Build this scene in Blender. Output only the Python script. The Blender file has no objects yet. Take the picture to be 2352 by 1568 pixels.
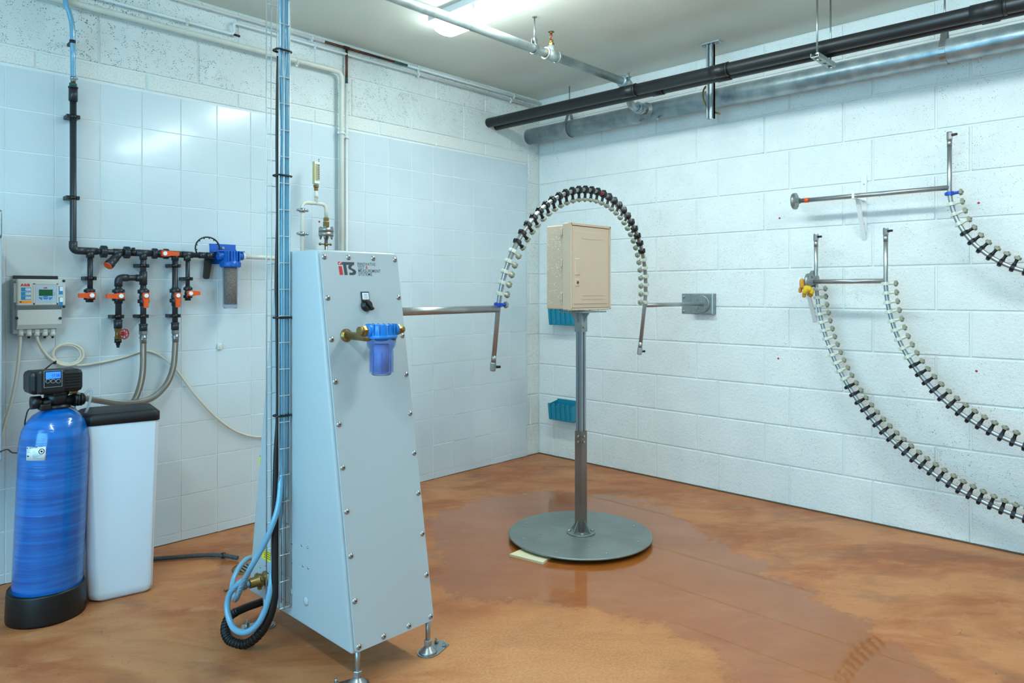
import bpy, bmesh, math, random
from mathutils import Vector, Matrix, Quaternion
random.seed(7)
PI = math.pi
S = bpy.context.scene
C = S.collection
# ------------------------------------------------------------------ camera
YAW, FPX, CYP = 0.8046, 1632.0, 670.8
CAM = Vector((-4.46, -3.976, 1.352))
cd = bpy.data.cameras.new('camera'); cam = bpy.data.objects.new('camera', cd); C.objects.link(cam)
cam.location = CAM; cam.rotation_euler = (PI/2, 0, -YAW)
cd.sensor_fit = 'HORIZONTAL'; cd.sensor_width = 36; cd.lens = 36*FPX/2352
cd.shift_y = (CYP-784)/2352; cd.clip_start = 0.05
S.camera = cam
# ------------------------------------------------------------------ sky outside the window, exposure
W = bpy.data.worlds.new('sky'); S.world = W; W.use_nodes = True
W.node_tree.nodes['Background'].inputs[0].default_value = (0.22, 0.68, 1.0, 1)
W.node_tree.nodes['Background'].inputs[1].default_value = 7.0
S.view_settings.view_transform = 'Standard'; S.view_settings.look = 'None'
S.view_settings.gamma = 1; S.view_settings.exposure = 0.42; S.view_settings.use_curve_mapping = False
LAMP_POWER = 30.0
S.cycles.diffuse_bounces = 8; S.cycles.max_bounces = 16; S.cycles.transparent_max_bounces = 16
LAMP_COLOR = (0.82, 0.985, 1.0)
# ------------------------------------------------------------------ measuring helpers: where the line of sight meets a real plane
FW = Vector((math.sin(YAW), math.cos(YAW), 0)); RT = Vector((math.cos(YAW), -math.sin(YAW), 0)); UP = Vector((0, 0, 1))
def ray(u, v): return FW + RT*((u-1176)/FPX) - UP*((v-CYP)/FPX)
def meet(u, v, ax, val):
    d = ray(u, v); return CAM + d*((val-CAM[ax])/d[ax])
def lw(u, v, off=0): return meet(u, v, 1, -off)       # plane parallel to the tiled wall
def rw(u, v, off=0): return meet(u, v, 0, -off)       # plane parallel to the block wall
def fl(u, v, z=0): return meet(u, v, 2, z)
def onplane(u, v, p, n):
    d = ray(u, v); return CAM + d*((Vector(p)-CAM).dot(n)/d.dot(n))
# ------------------------------------------------------------------ materials
def lin(c):
    c = c/255; return c/12.92 if c <= 0.04045 else ((c+0.055)/1.055)**2.4
def rgb(h): return tuple(lin(int(h[i:i+2], 16)) for i in (0, 2, 4)) + (1,)
def setin(b, **k):
    for n, v in k.items():
        n = n.replace('_', ' ')
        for s in b.inputs:
            if s.name.lower() == n.lower(): s.default_value = v; break
class NT:
    def __init__(s, name):
        s.m = bpy.data.materials.new(name); s.m.use_nodes = True; s.t = s.m.node_tree; s.n = s.t.nodes
        s.b = s.n['Principled BSDF']; s.g = s.n.new('ShaderNodeNewGeometry'); s.tc = s.n.new('ShaderNodeTexCoord')
        s.co = s.g.outputs['Position']
    def lk(s, a, b): s.t.links.new(a, b)
    def noise(s, scale, detail=4, rough=.55, co=None, dist=0):
        x = s.n.new('ShaderNodeTexNoise'); x.inputs['Scale'].default_value = scale; x.inputs['Detail'].default_value = detail
        x.inputs['Roughness'].default_value = rough; x.inputs['Distortion'].default_value = dist
        s.lk(co or s.co, x.inputs['Vector']); return x.outputs['Fac']
    def vor(s, scale, co=None, rnd=1):
        x = s.n.new('ShaderNodeTexVoronoi'); x.inputs['Scale'].default_value = scale; x.inputs['Randomness'].default_value = rnd
        s.lk(co or s.co, x.inputs['Vector']); return x.outputs['Distance']
    def ramp(s, f, a, b, c0=0, c1=1):
        x = s.n.new('ShaderNodeMapRange'); x.clamp = True
        for i, v in enumerate((a, b, c0, c1)): x.inputs[i+1].default_value = v
        s.lk(f, x.inputs[0]); return x.outputs[0]
    def mix(s, f, a, b):
        x = s.n.new('ShaderNodeMix'); x.data_type = 'RGBA'
        if isinstance(f, (int, float)): x.inputs[0].default_value = f
        else: s.lk(f, x.inputs[0])
        for v, i in ((a, 6), (b, 7)):
            if isinstance(v, tuple): x.inputs[i].default_value = v
            else: s.lk(v, x.inputs[i])
        return x.outputs[2]
    def math(s, op, a, b=0):
        x = s.n.new('ShaderNodeMath'); x.operation = op
        for v, i in ((a, 0), (b, 1)):
            if isinstance(v, (int, float)): x.inputs[i].default_value = v
            else: s.lk(v, x.inputs[i])
        return x.outputs[0]
    def scaled(s, v, co=None):
        x = s.n.new('ShaderNodeVectorMath'); x.operation = 'MULTIPLY'; x.inputs[1].default_value = v
        s.lk(co or s.co, x.inputs[0]); return x.outputs[0]
    def bump(s, h, strength, dist=.01):
        x = s.n.new('ShaderNodeBump'); x.inputs['Strength'].default_value = strength; x.inputs['Distance'].default_value = dist
        s.lk(h, x.inputs['Height']); s.lk(x.outputs[0], s.b.inputs['Normal'])
    def base(s, v):
        if isinstance(v, tuple): s.b.inputs['Base Color'].default_value = v
        else: s.lk(v, s.b.inputs['Base Color'])
def simple(name, hexc, rough=.45, metal=0, var=.12, scale=12, bump=0, bscale=200, **k):
    t = NT(name); c = rgb(hexc); d = tuple(x*(1-var) for x in c[:3])+(1,)
    t.base(t.mix(t.ramp(t.noise(scale), .35, .65), c, d))
    setin(t.b, roughness=rough, metallic=metal, **k)
    if bump: t.bump(t.noise(bscale, 3), bump, .002)
    return t.m
def block_mat(name, light, dirt, pores):
    t = NT(name)
    big = t.noise(1.1, 3); mid = t.noise(5, 3)
    col = t.mix(t.ramp(mid, .3, .7), rgb(light), rgb(dirt))
    # open pores of the concrete that the paint did not close
    warp = t.n.new('ShaderNodeVectorMath'); warp.operation = 'ADD'
    nz = t.n.new('ShaderNodeTexNoise'); nz.inputs['Scale'].default_value = 60; t.lk(t.co, nz.inputs['Vector'])
    sc = t.n.new('ShaderNodeVectorMath'); sc.operation = 'SCALE'; sc.inputs['Scale'].default_value = .016; t.lk(nz.outputs['Color'], sc.inputs[0])
    t.lk(t.co, warp.inputs[0]); t.lk(sc.outputs[0], warp.inputs[1])
    v = t.vor(105, t.scaled((1, 1, 1.7), warp.outputs[0])); dens = t.math('ADD', t.math('MULTIPLY', big, .55), t.math('MULTIPLY', t.noise(9, 2), .45))
    thr = t.ramp(dens, .42, .70, pores*.40, pores)
    hole = t.math('LESS_THAN', v, thr)
    sel = t.math('GREATER_THAN', t.noise(31, 2), .5)
    hole = t.math('MULTIPLY', hole, sel)
    t.base(t.mix(t.math('MULTIPLY', hole, .85), col, rgb('3c484a')))
    setin(t.b, roughness=.55)
    h = t.math('ADD', t.math('MULTIPLY', t.noise(55, 4, .6), .7), t.math('MULTIPLY', t.noise(230, 2), .3))
    h = t.math('SUBTRACT', h, t.math('MULTIPLY', hole, .6)); t.bump(h, .8, .008)
    return t.m
M = {}
M['block'] = block_mat('painted_block', 'e6e9e7', 'dee2e0', .27)
M['block_left'] = block_mat('painted_block_upper', 'dfe4e2', 'd4d9d5', .42)
M['mortar'] = simple('painted_mortar', 'dbe0df', .6, var=.05, bump=.3, bscale=120)
t = NT('dirty_render'); t.base(t.mix(t.ramp(t.noise(140, 6, .7), .5, .8), rgb('dfe2de'), rgb('a9a393'))); setin(t.b, roughness=.7); t.bump(t.noise(90, 4), .6, .006); M['strip'] = t.m
# tiles
t = NT('glazed_tile')
col = t.mix(t.ramp(t.noise(1.7, 2), .35, .65), rgb('ced9de'), rgb('c6d2d8'))
t.base(col); setin(t.b, roughness=.2, coat_weight=.2, coat_roughness=.08); t.bump(t.noise(9, 2), .05, .02); M['tile'] = t.m
t = NT('grout'); t.base(t.mix(t.ramp(t.noise(3), .5, .7), rgb('e3e8ea'), rgb('cfd3cf'))); setin(t.b, roughness=.8); M['grout'] = t.m
t = NT('ceiling_plaster'); t.base(t.mix(t.ramp(t.noise(1.3, 3), .35, .7), rgb('dbdcd0'), rgb('d0d1c6'))); setin(t.b, roughness=.7); t.bump(t.noise(30, 3), .08, .01); M['ceiling'] = t.m
# floor: painted concrete, worn, with a wet film (point attribute "wet" = signed distance to the puddle's edge in metres)
t = NT('painted_concrete_floor')
rot = t.n.new('ShaderNodeVectorRotate'); rot.rotation_type = 'Z_AXIS'; rot.inputs['Angle'].default_value = .75; t.lk(t.co, rot.inputs['Vector'])
st = t.scaled((1, 1.9, 1), rot.outputs[0])
n1 = t.noise(1.6, 6, .62, st, .6); n2 = t.noise(6, 8, .7, st, .4); n3 = t.noise(45, 5, .6); n4 = t.noise(.9, 3)
base = t.mix(t.ramp(n1, .40, .58), rgb('a25f38'), rgb('bb7c50'))
base = t.mix(t.math('MULTIPLY', t.ramp(n2, .52, .78), .8), base, rgb('c68e66'))
base = t.mix(t.math('MULTIPLY', t.ramp(t.noise(1.9, 6, .62, st, 1.0), .52, .72), .55), base, rgb('6e5444'))
base = t.mix(t.math('MULTIPLY', t.ramp(n3, .62, .74), .35), base, rgb('6d4a33'))
base = t.mix(t.math('MULTIPLY', t.ramp(t.vor(7), .035, .02), .8), base, rgb('3a322c'))
wv = t.math('LESS_THAN', t.math('ABSOLUTE', t.math('SUBTRACT', t.noise(2.1, 3, .6, st, 1.5), .5)), .0016)
base = t.mix(t.math('MULTIPLY', wv, .45), base, rgb('5a3f2e'))
at = t.n.new('ShaderNodeAttribute'); at.attribute_name = 'wet'
ad = t.n.new('ShaderNodeAttribute'); ad.attribute_name = 'dust'
w = t.math('ADD', at.outputs['Fac'], t.math('MULTIPLY', t.math('SUBTRACT', t.noise(4.5, 8, .72), .5), .55))
wet = t.ramp(w, -.012, .03)
damp = t.ramp(w, -.25, .25)
n5 = t.noise(90, 4, .7)
dryc = t.mix(.5, base, t.mix(t.ramp(n5, .4, .62), rgb('bd7a4a'), rgb('d09a6a')))
dry = t.mix(ad.outputs['Fac'], base, dryc)
wetc = t.mix(.50, base, rgb('9c4a04'))
cold = t.mix(t.math('MULTIPLY', damp, .4), dry, wetc)
t.base(t.mix(wet, cold, t.mix(t.ramp(n4, .3, .7), wetc, rgb('94500f'))))
t.lk(t.mix(wet, (0.42, 0.42, 0.42, 1), (0.30, 0.30, 0.30, 1)), t.b.inputs['Roughness'])
t.lk(t.math('MULTIPLY', wet, 1.0), t.b.inputs['Coat Weight']); setin(t.b, coat_roughness=.012, coat_ior=1.31, specular_ior_level=.15)
h = t.math('MULTIPLY', t.math('ADD', t.math('MULTIPLY', n2, .6), t.math('MULTIPLY', n3, .25)), t.math('SUBTRACT', 1.0, t.math('MULTIPLY', wet, .8)))
t.bump(h, .25, .01)
M['floor'] = t.m
M['steel'] = simple('brushed_stainless', 'a9aaaa', .36, .85, .1, 30)
M['steel_dark'] = simple('wet_stainless', '8d9490', .40, .6, .2, 5)
M['steel_post'] = simple('wet_steel_post', '877c75', .38, .7, .15, 6)
M['steel_plate'] = simple('stainless_plate', 'a0a7a4', .38, .85, .12, 20)
M['galv'] = None
t = NT('galvanised_steel'); v = t.n.new('ShaderNodeTexVoronoi'); v.inputs['Scale'].default_value = 38; t.lk(t.co, v.inputs['Vector'])
t.base(t.mix(t.ramp(t.noise(9, 4), .35, .65), rgb('84969d'), rgb('b4c0c2'))); setin(t.b, metallic=.6, roughness=.38); t.bump(v.outputs['Distance'], .06, .01); M['galv'] = t.m
t = NT('galvanised_light'); t.base(t.mix(t.ramp(t.noise(7, 5), .35, .65), rgb('8d9a9a'), rgb('bcc6c4'))); setin(t.b, metallic=.6, roughness=.45); M['galv_light'] = t.m
M['wire'] = simple('galvanised_wire', 'c3ccce', .35, .5, .1, 60)
M['zinc'] = simple('zinc_steel', 'a3aaab', .35, .9, .15, 40)
M['black_pipe'] = simple('black_drain_pipe', '1b1f22', .42, 0, .25, 6)
M['pvc'] = simple('dark_grey_pvc', '272e34', .38, 0, .15)
M['black'] = simple('black_plastic', '0f1113', .4, 0, .1)
M['rubber'] = simple('black_rubber', '101012', .5, 0, .1)
M['orange'] = simple('orange_plastic', 'e8551a', .38, 0, .08)
M['white_plastic'] = simple('milky_plastic', 'd3d6c8', .4, 0, .08)
M['blue_clamp'] = simple('blue_plastic', '1546b8', .4, 0, .08)
M['nut'] = simple('grey_plastic_nut', '93947f', .42, 0, .1)
M['tip'] = simple('steel_nozzle_tip', '8b8d88', .3, .8)
M['cabinet'] = simple('grey_powder_coat', 'aeb9be', .38, 0, .02, 3, bump=.08, bscale=600)
M['cream_paint'] = simple('cream_painted_pipe', 'd5d3c6', .45, 0, .06)
M['white_paint'] = simple('white_painted_pipe', 'd9dfe0', .4, 0, .05)
t = NT('copper'); t.base(t.mix(t.ramp(t.noise(14, 4), .45, .6), rgb('6d4231'), rgb('3f2c28'))); setin(t.b, metallic=.6, roughness=.5); M['copper'] = t.m
M['verdigris'] = simple('verdigris', '2c5d5c', .6, .2, .3)
M['brass'] = simple('brass', '9a7f4c', .38, .85, .25, 25)
M['red'] = simple('red_paint', 'b0202a', .45)
M['white'] = simple('white_enamel', 'e6e8e8', .35, 0, .02)
M['brine'] = simple('white_polyethylene', 'dbe3ec', .42, 0, .02, 3)
M['boot'] = simple('black_boot', '0d0e12', .4, 0, .1)
M['lid'] = simple('black_lid', '15181d', .5, 0, .1, bump=.15, bscale=400)
t = NT('blue_wound_tank'); z = t.scaled((2, 2, 55)); w2 = t.noise(1.0, 3, .6, z)
t.base(t.mix(t.ramp(w2, .4, .6), rgb('0d6fc4'), rgb('0a58a8'))); setin(t.b, roughness=.17, coat_weight=.5, coat_roughness=.05); t.bump(w2, .45, .006); M['tank'] = t.m
M['beige'] = simple('beige_polyester', 'd2b99f', .38, 0, .03, 3)
M['drop'] = simple('water_drop', 'fbf7ec', .08, 0, 0)
M['teal'] = simple('teal_plastic', '1585a0', .4, 0, .08)
M['alu'] = simple('aluminium_profile', 'a3abb0', .3, .9, .06)
M['glove'] = simple('tan_leather', 'c98f35', .7, 0, .15, 20, bump=.3, bscale=150)
M['glove_yellow'] = simple('yellow_knit', 'e3b71a', .8, 0, .15, 50, bump=.6, bscale=400)
M['board'] = simple('cream_board', 'e6dcb6', .5, 0, .05)
M['cream_cable'] = simple('cream_cable', 'd8d2c2', .45, 0, .06)
t = NT('braided_steel'); t.base(rgb('a7a49c')); setin(t.b, metallic=.9, roughness=.35)
x = t.n.new('ShaderNodeTexWave'); x.inputs['Scale'].default_value = 260; x.wave_type = 'BANDS'; x.bands_direction = 'DIAGONAL'; t.lk(t.co, x.inputs['Vector']); t.bump(x.outputs['Fac'], .5, .002); M['braid'] = t.m
t = NT('blue_braided_hose'); ch = t.n.new('ShaderNodeTexWave'); ch.inputs['Scale'].default_value = 380; ch.bands_direction = 'DIAGONAL'; t.lk(t.co, ch.inputs['Vector'])
t.base(t.mix(t.ramp(ch.outputs['Fac'], .62, .8), rgb('4e9bc4'), rgb('a2cfe2'))); setin(t.b, roughness=.22, transmission_weight=.15, coat_weight=.4); M['hose'] = t.m
def clear(name, hexc, rough=.05, tw=.92, ior=1.3):
    t = NT(name); t.base(rgb(hexc)); setin(t.b, roughness=rough, transmission_weight=tw, ior=ior); return t.m
M['bowl_blue'] = clear('blue_clear_bowl', 'b9cdf6', .03, .95, 1.15)
M['bowl_grey'] = clear('smoked_clear_bowl', 'dfe6f2', .03, .97, 1.12)
M['clear_tube'] = clear('milky_clear_tube', 'dfe8f0', .3, .6)
M['blue_cap'] = simple('bright_blue_plastic', '127acc', .35, 0, .06)
M['blue_deep'] = simple('deep_blue_plastic', '1360ba', .35, 0, .06)
t = NT('rusty_sediment'); t.base(t.mix(t.ramp(t.noise(120, 4), .4, .65), rgb('96785c'), rgb('b99c7e'))); setin(t.b, roughness=.8); M['sediment'] = t.m
M['cartridge'] = simple('pale_cartridge', 'c9cad8', .6, 0, .04)
M['logo_dark'] = simple('dark_print', '2c3a44', .5, 0, 0)
M['logo_red'] = simple('red_print', 'c4141f', .5, 0, 0)
M['label_blue'] = simple('blue_sticker', '1b86bb', .45, 0, 0)
M['label_orange'] = simple('orange_sticker', 'f59a1c', .45, 0, 0)
M['label_white'] = simple('white_sticker', 'e2ebf0', .45, 0, 0)
M['label_yellow'] = simple('yellow_sticker', 'e8d613', .45, 0, 0)
M['ink'] = simple('black_print', '23262a', .6, 0, 0)
M['abb_grey'] = simple('light_grey_housing', 'c6cbc8', .45, 0, .03)
M['abb_side'] = simple('mid_grey_housing', '8d999e', .5, 0, .03)
M['panel_blue'] = simple('pale_blue_panel', 'a9c2d2', .4, 0, 0)
M['lcd_green'] = simple('green_display', '0c5a33', .25, 0, .1)
M['key_blue'] = simple('blue_key', '2f7fcb', .4, 0, 0)
M['gauge'] = simple('gauge_gold', 'cfc08a', .35, .3, .08)
M['pale_label'] = simple('pale_text', '8aa0a8', .5, 0, 0)
M['deep_brown'] = simple('dark_brown', '5b3f2c', .8)
def emis(name, col, s, base='ffffff'):
    t = NT(name); t.base(rgb(base)); t.b.inputs['Emission Color'].default_value = col+(1,); t.b.inputs['Emission Strength'].default_value = s; setin(t.b, roughness=.4); return t.m
M['diffuser'] = emis('lit_diffuser', LAMP_COLOR, LAMP_POWER)
M['lcd_blue'] = emis('lit_blue_display', (.03, .22, 1.0), .9, '1f5ae0')
# ------------------------------------------------------------------ mesh helpers
class MB:
    def __init__(s): s.v = []; s.f = []; s.sm = []
    def add(s, vs, fs, smooth=False):
        o = len(s.v); s.v += [Vector(v) for v in vs]; s.f += [tuple(i+o for i in f) for f in fs]; s.sm += [smooth]*len(fs); return s
    def box(s, lo, hi, bev=0, mtx=None):
        lo = Vector(lo); hi = Vector(hi)
        lo, hi = Vector([min(a, b) for a, b in zip(lo, hi)]), Vector([max(a, b) for a, b in zip(lo, hi)])
        bm = bmesh.new(); bmesh.ops.create_cube(bm, size=1)
        for v in bm.verts: v.co = Vector([(lo[i]+hi[i])/2+v.co[i]*(hi[i]-lo[i]) for i in range(3)])
        if bev: bmesh.ops.bevel(bm, geom=bm.edges[:], offset=min(bev, min(hi-lo)*.45), segments=2, affect='EDGES', profile=.5)
        if mtx: bm.transform(mtx)
        bm.verts.index_update(); s.add([v.co.copy() for v in bm.verts], [[v.index for v in f.verts] for f in bm.faces]); bm.free(); return s
    def tube(s, pts, r, n=12, closed=False, caps=True, inner=None):
        pts = [Vector(p) for p in pts]; N = len(pts); rs = r if isinstance(r, (list, tuple)) else [r]*N
        T = []
        for i in range(N):
            a = pts[(i-1) % N] if (closed or i > 0) else pts[i]; b = pts[(i+1) % N] if (closed or i < N-1) else pts[i]
            T.append((b-a).normalized())
        u = T[0].orthogonal().normalized(); vs = []
        for i in range(N):
            if i > 0:
                q = T[i-1].rotation_difference(T[i]); u = q @ u
            u = (u-T[i]*u.dot(T[i])).normalized(); w = T[i].cross(u)
            for k in range(n):
                a = 2*PI*k/n; vs.append(pts[i]+(u*math.cos(a)+w*math.sin(a))*rs[i])
        fs = []
        for i in range(N if closed else N-1):
            for k in range(n):
                a = i*n+k; b = i*n+(k+1) % n; j = ((i+1) % N)*n; fs.append((a, b, j+(k+1) % n, j+k))
        s.add(vs, fs, True)
        if caps and not closed:
            o = len(s.v)-len(vs); s.f += [tuple(o+k for k in range(n-1, -1, -1)), tuple(o+(N-1)*n+k for k in range(n))]; s.sm += [False, False]
        return s
    def cyl(s, a, b, r, n=16, r2=None): return s.tube([a, b], [r, r if r2 is None else r2], n)
    def lathe(s, o, ax, prof, n=20, smooth=True, closed=True):
        # prof: list of (radius, distance along axis)
        o = Vector(o); ax = Vector(ax).normalized(); u = ax.orthogonal().normalized()
        if abs(ax.z) > .9: u = Vector((1, 0, 0))
        w = ax.cross(u); vs = []
        for r, h in prof:
            for k in range(n):
                a = 2*PI*k/n; vs.append(o+ax*h+(u*math.cos(a)+w*math.sin(a))*max(r, 1e-5))
        fs = [(i*n+k, i*n+(k+1) % n, (i+1)*n+(k+1) % n, (i+1)*n+k) for i in range(len(prof)-1) for k in range(n)]
        s.add(vs, fs, smooth)
        if closed:
            q = len(s.v)-len(vs); s.f += [tuple(q+k for k in range(n-1, -1, -1)), tuple(q+(len(prof)-1)*n+k for k in range(n))]; s.sm += [False, False]
        return s
    def prism(s, pts2, o, X, Y, Z, d):
        # polygon pts2 in the frame (o, X, Y), thickness d along Z
        o = Vector(o); X = Vector(X); Y = Vector(Y); Z = Vector(Z); n = len(pts2)
        vs = [o+X*a+Y*b for a, b in pts2]+[o+X*a+Y*b+Z*d for a, b in pts2]
        fs = [tuple(range(n-1, -1, -1)), tuple(range(n, 2*n))]+[(i, (i+1) % n, n+(i+1) % n, n+i) for i in range(n)]
        return s.add(vs, fs)
    def hexnut(s, a, b, r): return s.lathe(a, Vector(b)-Vector(a), [(r*.86, 0), (r, (Vector(b)-Vector(a)).length*.12), (r, (Vector(b)-Vector(a)).length*.88), (r*.86, (Vector(b)-Vector(a)).length)], 6, False)
    def ball(s, c, r, n=10, sc=(1, 1, 1)):
        bm = bmesh.new(); bmesh.ops.create_uvsphere(bm, u_segments=n, v_segments=max(4, n//2+1), radius=r)
        for v in bm.verts: v.co = Vector([v.co[i]*sc[i] for i in range(3)])+Vector(c)
        bm.verts.index_update(); s.add([v.co.copy() for v in bm.verts], [[v.index for v in f.verts] for f in bm.faces], True); bm.free(); return s
    def mesh(s, name, origin=None):
        o = Vector(origin or (0, 0, 0)); me = bpy.data.meshes.new(name)
        me.from_pydata([tuple(v-o) for v in s.v], [], s.f); me.polygons.foreach_set('use_smooth', s.sm)
        bm = bmesh.new(); bm.from_mesh(me); bmesh.ops.recalc_face_normals(bm, faces=bm.faces[:]); bm.to_mesh(me); bm.free()
        me.update(); return me
def spline(pts, per=8, closed=False):
    P = [Vector(p) for p in pts]; n = len(P); out = []
    for i in range(n if closed else n-1):
        p0 = P[(i-1) % n] if (closed or i > 0) else P[0]*2-P[1]; p1 = P[i]; p2 = P[(i+1) % n]
        p3 = P[(i+2) % n] if (closed or i+2 < n) else P[-1]*2-P[-2]
        for k in range(per):
            t = k/per; out.append(.5*((2*p1)+(p2-p0)*t+(2*p0-5*p1+4*p2-p3)*t*t+(3*p1-p0-3*p2+p3)*t**3))
    if not closed: out.append(P[-1])
    return out
def bend(pts, r, k=5):
    """polyline with its corners rounded to radius r"""
    P = [Vector(p) for p in pts]; out = [P[0]]
    for i in range(1, len(P)-1):
        a = (P[i-1]-P[i]); b = (P[i+1]-P[i]); la, lb = a.length, b.length; rr = min(r, la*.49, lb*.49)
        A = P[i]+a/la*rr; B = P[i]+b/lb*rr
        for j in range(k+1):
            t = j/k; out.append(A*(1-t)**2+P[i]*2*t*(1-t)+B*t*t)
    out.append(P[-1]); return out
def tag(o, label=None, cat=None, group=None, kind=None):
    for k, v in (('label', label), ('category', cat), ('group', group), ('kind', kind)):
        if v: o[k] = v
    return o
def origin_of(p):
    o = Vector((0, 0, 0))
    while p: o += p.location; p = p.parent
    return o
def obj(name, mb, mat, parent=None, label=None):
    base = origin_of(parent)
    me = mb.mesh(name, base); me.materials.append(M[mat] if isinstance(mat, str) else mat)
    o = bpy.data.objects.new(name, me); C.objects.link(o)
    if parent: o.parent = parent
    if label: o['label'] = label
    return o
def thing(name, loc, label, cat, group=None):
    o = bpy.data.objects.new(name, None); C.objects.link(o); o.location = loc; o.empty_display_size = .05
    return tag(o, label, cat, group)
def inst(src_me, name, parent, mtx, label=None):
    """one more object on shared mesh data, placed by a world matrix"""
    o = bpy.data.objects.new(name, src_me); C.objects.link(o)
    if parent: o.parent = parent
    pm = Matrix.Translation(origin_of(parent)) if parent else Matrix()
    o.matrix_local = pm.inverted() @ mtx
    if label: o['label'] = label
    return o
def child_inst(src_me, name, parent, label=None):
    o = bpy.data.objects.new(name, src_me); C.objects.link(o); o.parent = parent
    if label: o['label'] = label
    return o
def frame(o, x, y, z):
    m = Matrix((Vector(x), Vector(y), Vector(z))).transposed().to_4x4(); m.translation = Vector(o); return m
def matmesh(mb, name, mat):
    me = mb.mesh(name); me.materials.append(M[mat]); return me
def text(name, body, size, mat, o, X, Y, parent, bold=0.0, label=None, align='LEFT', space=1.0, ext=.0003, fit=None):
    c = bpy.data.curves.new(name, 'FONT'); c.body = body; c.size = size; c.offset = bold*size; c.extrude = ext
    c.align_x = align; c.space_character = space; c.resolution_u = 3; c.materials.append(M[mat])
    X = Vector(X).normalized(); Y = Vector(Y).normalized(); Y = (Y-X*Y.dot(X)).normalized()
    dg = None
    tmp = bpy.data.objects.new('tmp_text', c); C.objects.link(tmp); bpy.context.view_layer.update()
    me = bpy.data.meshes.new_from_object(tmp.evaluated_get(bpy.context.evaluated_depsgraph_get()))
    bpy.data.objects.remove(tmp); me.name = name
    if not me.materials: me.materials.append(M[mat])
    if fit:
        xs_ = [v.co.x for v in me.vertices]; k_ = fit/(max(xs_)-min(xs_))
        for v in me.vertices: v.co.x *= k_
    return inst(me, name, parent, frame(o, X, Y, X.cross(Y)), label)
XA, YA, ZA = Vector((1, 0, 0)), Vector((0, 1, 0)), Vector((0, 0, 1))
# ================================================================== ROOM
H = 2.965; XL, YF = -6.6, -6.6
def struct(name, mb, mat): return tag(obj(name, mb, mat), kind='structure')
wall_l = struct('wall_left', MB().box((XL-.2, .006, 0), (.2, .2, H)), 'mortar')
wall_r = struct('wall_right', MB().box((.006, YF-.2, 0), (.2, .2, H)), 'mortar')
struct('wall_front', MB().box((XL-.2, YF-.2, 0), (.2, YF, H)), 'mortar')
struct('ceiling', MB().box((XL-.2, YF-.2, H), (.2, .2, H+.2)), 'ceiling')
# wall behind the photographer's left side, with a daylight opening
mb = MB(); wy0, wy1, wz0, wz1 = -4.6, -1.3, .7, 2.5
mb.box((XL-.2, YF, 0), (XL, wy0, H)); mb.box((XL-.2, wy1, 0), (XL, .1, H)); mb.box((XL-.2, wy0, 0), (XL, wy1, wz0)); mb.box((XL-.2, wy0, wz1), (XL, wy1, H))
struct('wall_side', mb, 'mortar')
mb = MB()
for y in (wy0, (wy0+wy1)/2-.03, wy1-.06): mb.box((XL-.12, y, wz0), (XL-.06, y+.06, wz1))
for z in (wz0, wz1-.06): mb.box((XL-.12, wy0, z), (XL-.06, wy1, z+.06))
struct('window_1', mb, 'white')
# floor with wet film map
def inside(p, poly):
    c = False; n = len(poly)
    for i in range(n):
        a, b = poly[i], poly[i-1]
        if (a[1] > p[1]) != (b[1] > p[1]) and p[0] < (b[0]-a[0])*(p[1]-a[1])/(b[1]-a[1])+a[0]: c = not c
    return c
def sdist(p, poly):
    d = 9; n = len(poly); P = Vector(p)
    for i in range(n):
        a = Vector(poly[i-1]); b = Vector(poly[i]); ab = b-a; t = max(0, min(1, (P-a).dot(ab)/ab.dot(ab))); d = min(d, (P-a-ab*t).length)
    return d if inside(p, poly) else -d
wet_px = [(985, 1190), (1080, 1150), (1250, 1120), (1480, 1145), (1640, 1235), (1760, 1300), (1900, 1385), (2010, 1425), (2090, 1500), (2200, 1568), (2260, 1640), (1700, 1640), (1660, 1568), (1640, 1500), (1560, 1455), (1440, 1420), (1340, 1395), (1190, 1385), (1020, 1370)]
wet_poly = [tuple(fl(*p)[:2]) for p in wet_px]
wet2 = [tuple(fl(*p)[:2]) for p in [(500, 1260), (560, 1225), (600, 1230), (600, 1330), (520, 1345), (470, 1310)]]
dry_poly = [tuple(fl(*p)[:2]) for p in [(1020, 1430), (1200, 1400), (1440, 1425), (1640, 1500), (1660, 1568), (1500, 1640), (1000, 1640), (960, 1500)]]
xs = [XL-.1]+[XL+i*(0-XL)/132 for i in range(133)]+[.1]; ys = [YF-.1]+[YF+i*(0-YF)/132 for i in range(133)]+[.1]
me = bpy.data.meshes.new('floor'); nx = len(xs); vs = [(x, y, 0) for y in ys for x in xs]
me.from_pydata(vs, [], [(j*nx+i, j*nx+i+1, (j+1)*nx+i+1, (j+1)*nx+i) for j in range(len(ys)-1) for i in range(nx-1)])
aw = me.attributes.new('wet', 'FLOAT', 'POINT'); ad_ = me.attributes.new('dust', 'FLOAT', 'POINT')
for i, v in enumerate(vs):
    aw.data[i].value = max(-.4, min(.4, max(sdist(v[:2], wet_poly), sdist(v[:2], wet2)-.05)))
    ad_.data[i].value = max(0, min(1, .5+sdist(v[:2], dry_poly)*3))
me.materials.append(M['floor']); fo = bpy.data.objects.new('floor', me); C.objects.link(fo); tag(fo, kind='structure')
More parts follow.
